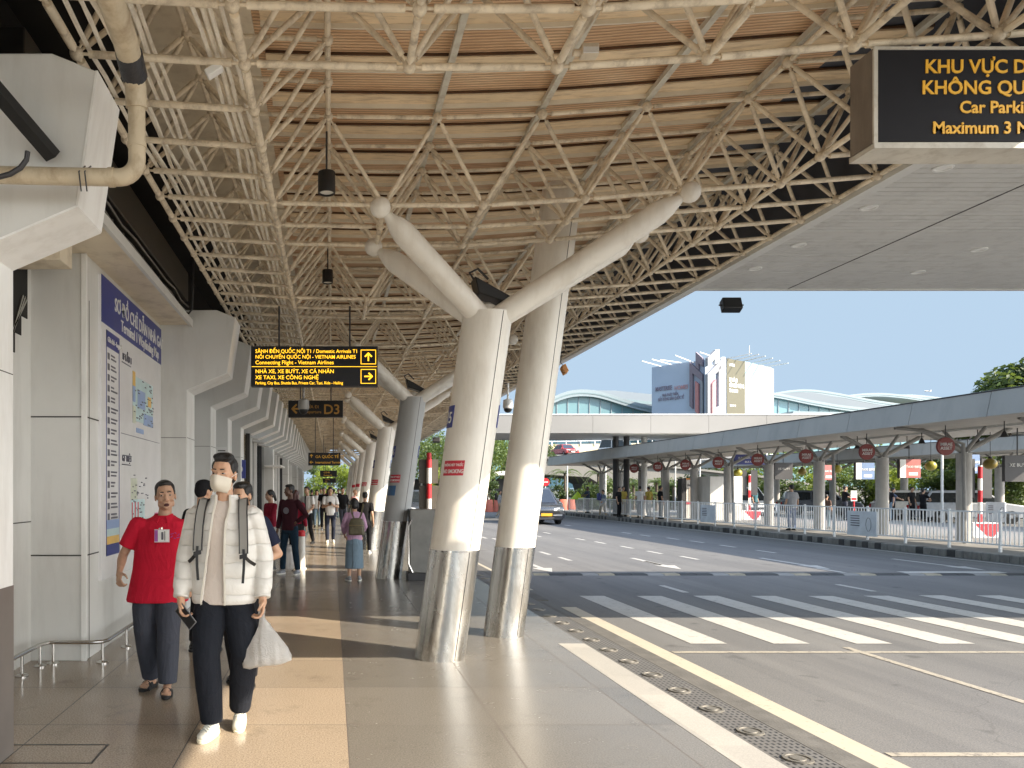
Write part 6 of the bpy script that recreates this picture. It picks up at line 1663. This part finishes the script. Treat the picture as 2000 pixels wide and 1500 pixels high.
def bagmat():
    m, t_, n_, b = newmat('thin white plastic bag')
    b.inputs['Base Color'].default_value = (.86, .85, .83, 1); b.inputs['Roughness'].default_value = .3
    tl = n_.new('ShaderNodeBsdfTranslucent'); tl.inputs[0].default_value = (.8, .78, .75, 1); mx = n_.new('ShaderNodeMixShader'); mx.inputs[0].default_value = .6
    t_.links.new(b.outputs[0], mx.inputs[1]); t_.links.new(tl.outputs[0], mx.inputs[2]); t_.links.new(mx.outputs[0], n_['Material Output'].inputs[0])
    w_ = t_.nodes.new('ShaderNodeTexWave'); w_.wave_type = 'BANDS'; w_.bands_direction = 'X'; w_.inputs['Scale'].default_value = 5; w_.inputs['Distortion'].default_value = 9; w_.inputs['Detail'].default_value = 2
    t_.links.new(coord(t_, (1, 1, .25)), w_.inputs['Vector'])
    h = mth(t_, 'MULTIPLY_ADD', noise(t_, coord(t_), 22, 4, .6, 2), .8, mth(t_, 'MULTIPLY', w_.outputs['Fac'], .5)); bump(t_, b, h, .8, .02)
    return m
bg_ = thing('plastic_bag', 'white plastic carrier bag hanging from the hand of the man in the off white jacket', 'plastic bag', hb)
rings = []; rg = random.Random(5); vs = []
for j, (z, cx, rx, ry) in enumerate(((.03, .0, .014, .012), (.0, .006, .020, .016), (-.04, .012, .038, .028), (-.09, .014, .066, .045), (-.14, .01, .098, .072), (-.19, .002, .130, .094), (-.235, -.008, .150, .105), (-.265, -.012, .152, .10), (-.288, -.02, .125, .08), (-.30, -.025, .06, .04))):
    for i in range(40):
        a = 2 * PI * i / 40; f = 1 + (.035 * math.sin(a * 5 + j * .7) + .03 * math.sin(a * 11 + 2.3 * j)) * (1 if j < 7 else .4)
        cx += .0 if i else (.0, .0, .006, .014, .024, .034, .040, .044, .03, .01)[j]
        rx *= 1 if i else (1, 1, 1, 1.02, 1.04, 1.08, 1.1, 1.1, 1.1, 1.1)[j]
        vs.append((cx + rx * f * math.cos(a), ry * f * math.sin(a), z - .028 * (math.cos(a) < 0) * abs(math.cos(a)) * (j > 5) ))
fs = [(k * 40 + i, k * 40 + (i + 1) % 40, (k + 1) * 40 + (i + 1) % 40, (k + 1) * 40 + i) for k in range(9) for i in range(40)] + [tuple(range(39, -1, -1)), tuple(range(360, 400))]
BAGM = bagmat(); MB().add(vs, fs).build('bag_body', BAGM, bg_, ang=60)
m = MB()
for e in (-1, 1): strap(m, [(e * .008, .006, .0), (e * .014, .012, .06), (e * .004, .0, .095)], .02, .002)
m.add([(.02, 0, .0), (.06, -.01, -.03), (.055, .004, -.07), (.03, 0, -.05), (.024, .012, -.02)], [(0, 1, 2, 3), (0, 3, 4)]); m.build('handles', BAGM, bg_)
w0 = J['wrR'] + Vector(wp)
ph = thing('mobile_phone', 'black mobile phone in a clear case held low by the man in off white', 'phone', w0 + Vector((.042, -.055, -.115)))
u = Vector((.62, -.35, .70)).normalized(); v = u.cross(Vector((-.3, -.9, .1))).normalized(); nn = u.cross(v)
MB().obox((0, 0, 0), v * .079, u * .038, nn * .004).build('phone_body', mat('black glass', (.008, .008, .009), .35), ph, bevel=.004)
MB().obox(nn * .001, v * .084, u * .042, nn * .003).build('clear_case', mat('clear grey case', (.18, .18, .19), .2), ph, bevel=.004)

# --- man in the red polo
Y = 6.1; X = P(308, 0, Y).x
pose = dict(hipL=(.10, 0, .92), hipR=(-.09, 0, .92), knL=(.10, -.09, .52), anL=(.095, -.10, .085), toeL=(.05, -1, 0), knR=(-.10, -.02, .52), anR=(-.075, .14, .085), toeR=(-.35, -1, 0),
            shL=(.212, .02, 1.39), shR=(-.208, -.02, 1.40), elL=(.29, .06, 1.14), wrL=(.28, -.04, .90), elR=(-.285, .0, 1.14), wrR=(-.275, -.19, 1.02), hdR=(.05, -.55, -.75), hnR=(.6, .4, -.3))
t, s, nb, M, J = person('man in a bright red polo shirt with a pass, mouth open, by the wayfinding map', (X, Y, 0), R(4), 1.665, REDP, GREYT, mat('black foam sandal', (.015, .015, .016), .6), 'crop', SK2, pose, (10, -2, -5), .006,
                        sleeve='short', hem=.755, loose=1.08, wide=1.14, tloose=1.42, hemw=.205, hsc=1.07, mouth=True, collar=REDP, sandals=True, curl=.9, lean=(.055, 0))
bd = thing('name_badge', 'white name badge with a purple edge clipped to the red polo shirt', 'badge', (X + .068, Y - .156 * s - .004, 1.245))
MB().box(-.058, .058, -.002, .002, -.05, .05).build('plastic_sleeve', mat('clear sleeve', (.66, .56, .62), .2), bd); MB().box(-.03, .05, -.005, -.0025, -.044, .044).build('card', WHITE, bd); MB().box(-.056, -.032, -.005, -.0025, -.044, .044).build('purple_edge', mat('purple print', (.34, .08, .36), .4), bd)
m = MB(); m.box(-.004, .012, -.007, -.0055, -.03, .03); m.box(.02, .026, -.007, -.0055, -.035, .036); m.build('print', INK, bd); MB().box(-.006, .006, -.004, .003, .05, .066).build('clip', STEEL, bd)
m = MB()
for k in range(6): a = k * 1.05; m.bar((.04 * .5 * math.cos(a), 0, .02 * math.sin(a)), (.04 * math.cos(a + .6), -.001, .025 * math.sin(a + .6)), .005, .003, (0, 1, 0))
m.xf(Matrix.Translation((.155, -.150 * s, 1.245))).build('chest_emblem', mat('violet print', (.18, .05, .30), .5), t)
m = MB(); m.ell((0, 0, 0), (.006, .003, .006)); m.xf(Matrix.Translation((.035, -.150 * s, 1.30))).build('button', WHITE, t)

# --- people just behind
Y = 6.35; X = P(474, 0, Y).x
person('man in navy polo half hidden behind the off white jacket, elbow out', (X, Y, 0), R(-8), 1.66, NAVYP, BLK, BSHOE, 'short', SK, dict(elL=(.31, .05, 1.13), wrL=(.12, -.16, 1.06), anL=(.10, -.12, .085), knL=(.10, -.1, .5), anR=(-.09, .12, .085)), (-22, 8, 0), .008, sleeve='short', loose=1.03, tloose=1.1, collar=NAVYP)
person('person in black with a dark cap, mostly hidden behind the red and white figures', (P(396, 0, 7.6).x, 7.6, 0), R(150), 1.69, BLK, BLK, BSHOE, 'cap', SK, None, (0, 10, 0), .012, hairm=BLK, loose=1.05)
Y = 14.6; X = P(566, 0, Y).x
MJ = dict(elL=(.36, .02, 1.16), wrL=(.17, -.03, 1.02), anL=(.17, .02, .085), knL=(.14, -.03, .5), anR=(-.13, -.05, .085), knR=(-.12, -.05, .5), hnL=(0, 1, 0), hdL=(-.8, -.3, -.4))
t, s, nb, M, J = person('man in dark maroon jumper and jeans with hand on hip, looking left', (X, Y, 0), R(-28), 1.70, MAROON, cloth('dark jeans', (.012, .03, .05)), SNEAK2, 'short', SKD, MJ, (-32, 4, 0), .010, loose=1.03)
MB().lathe([(.055, 0), (.062, 0), (.062, .004), (.055, .004)], n=20).xf(Matrix.Translation((0, -.135, 1.21)) @ Matrix.Rotation(R(90), 4, 'X')).build('chest_emblem', mat('grey print', (.16, .15, .17), .6), t)
person('woman in dark red blouse with dark hair standing left of the maroon jumper man', (P(528, 0, 15.3).x, 15.3, 0), R(-55), 1.60, REDD, cloth('pale trousers', (.4, .39, .37)), SNEAK2, 'pony', SK2, dict(elL=(.2, -.08, 1.14), wrL=(.05, -.24, 1.2)), (0, 6, 0), .011, hem=.62, loose=1.02)
person('person with reddish brown hair just behind the maroon jumper man', (P(577, 0, 16.6).x, 16.6, 0), R(160), 1.60, REDD, BLK, BSHOE, 'long', SK, None, (0, 0, 0), .013, hairm=mat('brown red hair', (.06, .015, .012), .5))
s_ = thing('red_topped_bollard', 'pale grey bollard with a red top standing behind the jeans of the maroon jumper man', 'bollard', (P(589, 0, 15.6).x, 15.6, 0))
MB().lathe([(.10, 0), (.10, .02), (.075, .03), (.07, .66)], n=20).build('body', WSOLE, s_); MB().lathe([(.074, .66), (.074, .76), (.05, .78)], n=20).build('red_cap', RED, s_)
tag(MB().ell((0, 0, .22), (.17, .13, .23), None, 20, 14).ell((.03, -.02, .42), (.09, .08, .1), None, 14, 10).xf(Matrix.Translation((P(563, 0, 15.2).x, 15.2, 0))).blob('sack', BAGM, None, .015, 3), 'whitish sack on the floor behind the legs of the maroon jumper man', 'sack')
TX_ = dict(elL=(.24, -.06, 1.12), wrL=(.06, -.22, 1.20), elR=(-.24, -.06, 1.12), wrR=(-.06, -.22, 1.18), anR=(-.09, -.16, .085), knR=(-.10, -.12, .5), anL=(.09, .16, .085))
t, s, nb, M, J = person('man in white shirt and dark trousers looking down at the phone in his hands, walking', (P(645, 0, 23.3).x, 23.3, 0), 0, 1.69, WSH, cloth('navy trousers', (.02, .024, .04)), SNEAK, 'short', SK2, TX_, (0, 18, 0), .013, sleeve='short')
tag(MB().box(-.035, .035, -.005, .005, -.07, .07).xf(Matrix.Translation((P(645, 0, 23.3).x, 23.3 - .30, 1.20)) @ Matrix.Rotation(R(-50), 4, 'X')).build('mobile_phone', BLACK), 'tiny phone held by the texting man in white', 'phone')
WK = dict(anR=(-.09, -.2, .085), knR=(-.10, -.14, .5), anL=(.09, .2, .10), knL=(.1, .02, .49), elR=(-.22, .1, 1.13), wrR=(-.24, .05, .9), elL=(.23, -.02, 1.13), wrL=(.2, -.2, 1.02))
t, s, nb, M, J = person('man in white shirt with a dark tie walking beside the bronze panel', (P(600, 0, 22.6).x, 22.6, 0), R(-30), 1.70, WSH, BLK, BSHOE, 'short', SK2, WK, (0, 4, 0), .013, sleeve='short')
strap(MB(), [(0, -.10, 1.43), (0, -.118, 1.3), (0.01, -.124, 1.05)], .05, .006).build('tie', cloth('grey tie', (.08, .08, .09)), t)
# woman with the olive backpack
Y = 13.5; X = P(692, 0, Y).x
LP = dict(shL=(.15, .01, 1.40), shR=(-.15, .01, 1.40), elL=(.235, .02, 1.15), wrL=(.19, -.14, 1.0), elR=(-.225, .02, 1.15), wrR=(-.18, -.14, 1.0), anL=(.11, .02, .085), anR=(-.11, .0, .085), toeL=(.3, -1, 0), toeR=(-.3, -1, 0))
t, s, nb, M, J = person('short woman seen from behind in lilac blouse and long denim skirt', (X, Y, 0), R(188), 1.455, LILAC, DENIM, SNEAK2, 'bob', SK, LP, (0, 3, 0), .009, hem=.86, skirt=.27, sleeve='long', loose=1.06)
sk2 = MB(); strap(sk2, [(.05, .158 * s, .95 * s), (.05, .162 * s, .6 * s), (.05, .158 * s, .29 * s)], .006, .006, (0, 1, 0)).build('skirt_seam', GREYT, t)
ob = thing('backpack', 'olive brown leather backpack on the back of the woman in lilac', 'backpack', (X + .035, Y - .19, .80), R(-6))
OLV = mat('olive leather', (.11, .095, .055), .5, var=.25, vs=20, bmp=.3, bs=60)
MB().loft([(0, 0, .02, .13, .06), (0, 0, .04, .14, .075), (0, 0, .22, .132, .07), (0, .01, .30, .10, .055), (0, .02, .315, .05, .03)], 20, 4).build('bag', OLV, ob, bevel=.006)
MB().box(-.11, .11, -.085, -.06, .04, .15).build('front_pocket', OLV, ob, bevel=.012); m = MB(); m.bar((-.125, -.074, .19), (.125, -.074, .19), .008, .008); m.build('zip', mat('brass zip', (.3, .22, .1), .3, metal=.8), ob)
for e in (-1, 1): strap(MB(), [(e * .04, .01, .28), (e * .085, .03, .40), (e * .105, .08, .52), (e * .10, .16, .565), (e * .10, .24, .53)], .03, .006, (0, -.8, .5)).build('strap', OLV, ob)
# further people on the walkway
FAR = [(669, 30.5, 1.70, BLK, GREYT, 'short', SK, 20, 'man in black shirt walking right of the texting man'), (633, 31, 1.70, BLK, BLK, 'short', SK2, 0, 'man in dark jacket just left of and behind the texting man'),
       (693, 30, 1.62, PINK_S, BLK, 'bald', SK, 60, 'balding man in pink shirt beside the row of columns'), (713, 19.2, 1.55, BLK, BLK, 'short', SK2, 170, 'person in black seen from behind, right of the woman in lilac'),
       (619, 33, 1.62, WSH, DENIM, 'long', SK, 0, 'woman in pale top with long dark hair in the far group'), (609, 38, 1.62, BLK, BLK, 'short', SK2, 180, 'dark clothed person at the far left of the distant group'),
       (627, 42, 1.68, GRYS, BLK, 'short', SK, 0, 'man in grey shirt in the distant group'), (652, 44, 1.66, WSH, GREYT, 'short', SK2, 180, 'man in white at the back of the distant group'),
       (640, 52, 1.64, REDD, BLK, 'long', SK, 180, 'woman in dark red at the far end of the walkway'), (661, 48, 1.68, BLK, DENIM, 'short', SK2, 0, 'person in black top and jeans far down the walkway')]
for i, (px, Y, h, a, b, hr_, sk, rz_, lab) in enumerate(FAR):
    person(lab, (P(px, 0, Y).x, Y, 0), R(rz_), h, a, b, SNEAK2 if i % 2 else BSHOE, hr_, sk, WK if i % 3 != 2 else None, (0, 0, 0), .016, sleeve='short' if i % 2 else 'long', face=i < 2)
bpk = lambda lab, loc, rz_, c: MB().loft([(0, 0, 0, .12, .06), (0, 0, .04, .15, .09), (0, 0, .36, .14, .08), (0, 0, .42, .08, .05)], 16, 3).build('bag', c, thing('backpack', lab, 'backpack', loc, rz_))
x = P(976, 0, 45).x
person('man with a dark backpack crossing the far road between the two columns', (x, 45, -.02), R(75), 1.60, GRYS, KHAKI, SNEAK2, 'short', SK2, WK, vox=.016, face=False); bpk('dark backpack of the man crossing the far road', (x - .2, 45.05, 1.0), R(75), BLACK)
x = P(1178, 0, 44.5).x
person('man in light blue shirt with a navy backpack stepping off the island kerb', (x, 44.5, -.02), R(-70), 1.62, cloth('light blue shirt', (.25, .32, .42)), KHAKI, SNEAK2, 'short', SK2, WK, vox=.016, face=False); bpk('navy backpack of the man stepping off the island', (x - .22, 44.55, 1.0), R(110), NAVY)
LEANP = dict(elL=(.22, -.2, 1.2), wrL=(.1, -.38, 1.12), elR=(-.22, -.2, 1.2), wrR=(-.1, -.38, 1.12))
ISL = [(1148, 48.5, 1.66, cloth('dark blue shirt', (.05, .07, .10)), BLK, SKD, -80, LEANP, 'man in dark clothes leaning on the end of the island fence'), (1209, 40.5, 1.62, BLK, BLK, SK2, 40, None, 'person in black behind the fence near the island end'),
       (1217, 42, 1.64, YEL, KHAKI, SK2, 10, None, 'person in dull yellow shirt beside the one in black near the island end'), (1250, 40, 1.66, WSH, GREYT, SK2, 170, None, 'man in white shirt behind the fence near the island end'),
       (1267, 41.5, 1.64, YEL, WSH, SK, 200, None, 'woman in bright yellow shirt behind the fence beside the man in white'), (1290, 38.5, 1.66, BLK, BLK, SK2, 90, None, 'person in black next to a column left of the orange kiosk'),
       (1546, 27.5, 1.64, GRYS, cloth('bluish trousers', (.10, .13, .24)), SK2, 185, None, 'stout man in pale grey shirt seen from behind at the fence'), (1614, 29, 1.28, cloth('brown shirt', (.12, .08, .07)), DENIM, SK2, 120, None, 'small figure in brown crouching behind the fence'),
       (1650, 37, 1.64, BLK, GREYT, SK2, 80, LEANP, 'dark figure beside the small red and white sign'), (1735, 36, 1.62, BLK, DENIM, SK2, -60, None, 'dark figure between the two near columns, left one'), (1744, 37, 1.55, cloth('blue grey top', (.10, .12, .17)), BLK, SK, 60, LEANP, 'figure in blue grey bending between the two near columns'),
       (1781, 38, 1.60, BLK, BLK, SK2, 20, None, 'dark figure under the red taxi bike banner'), (1803, 36, 1.50, BLK, BLK, SK2, 100, LEANP, 'dark bending figure left of the rightmost column'), (1475, 41, 1.6, cloth('teal top', (.05, .12, .14)), BLK, SK2, 30, None, 'figure in teal beside the white off road car')]
for i, (px, Y, h, a, b, sk, rz_, po, lab) in enumerate(ISL):
    person(lab, (P(px, 0, Y).x, Y, .15), R(rz_), h, a, b, BSHOE, 'short', sk, po, (0, 0, 0), .016, sleeve='short', face=False, loose=1.12 if i == 6 else 1, wide=1.12 if i == 6 else 1)
finish()
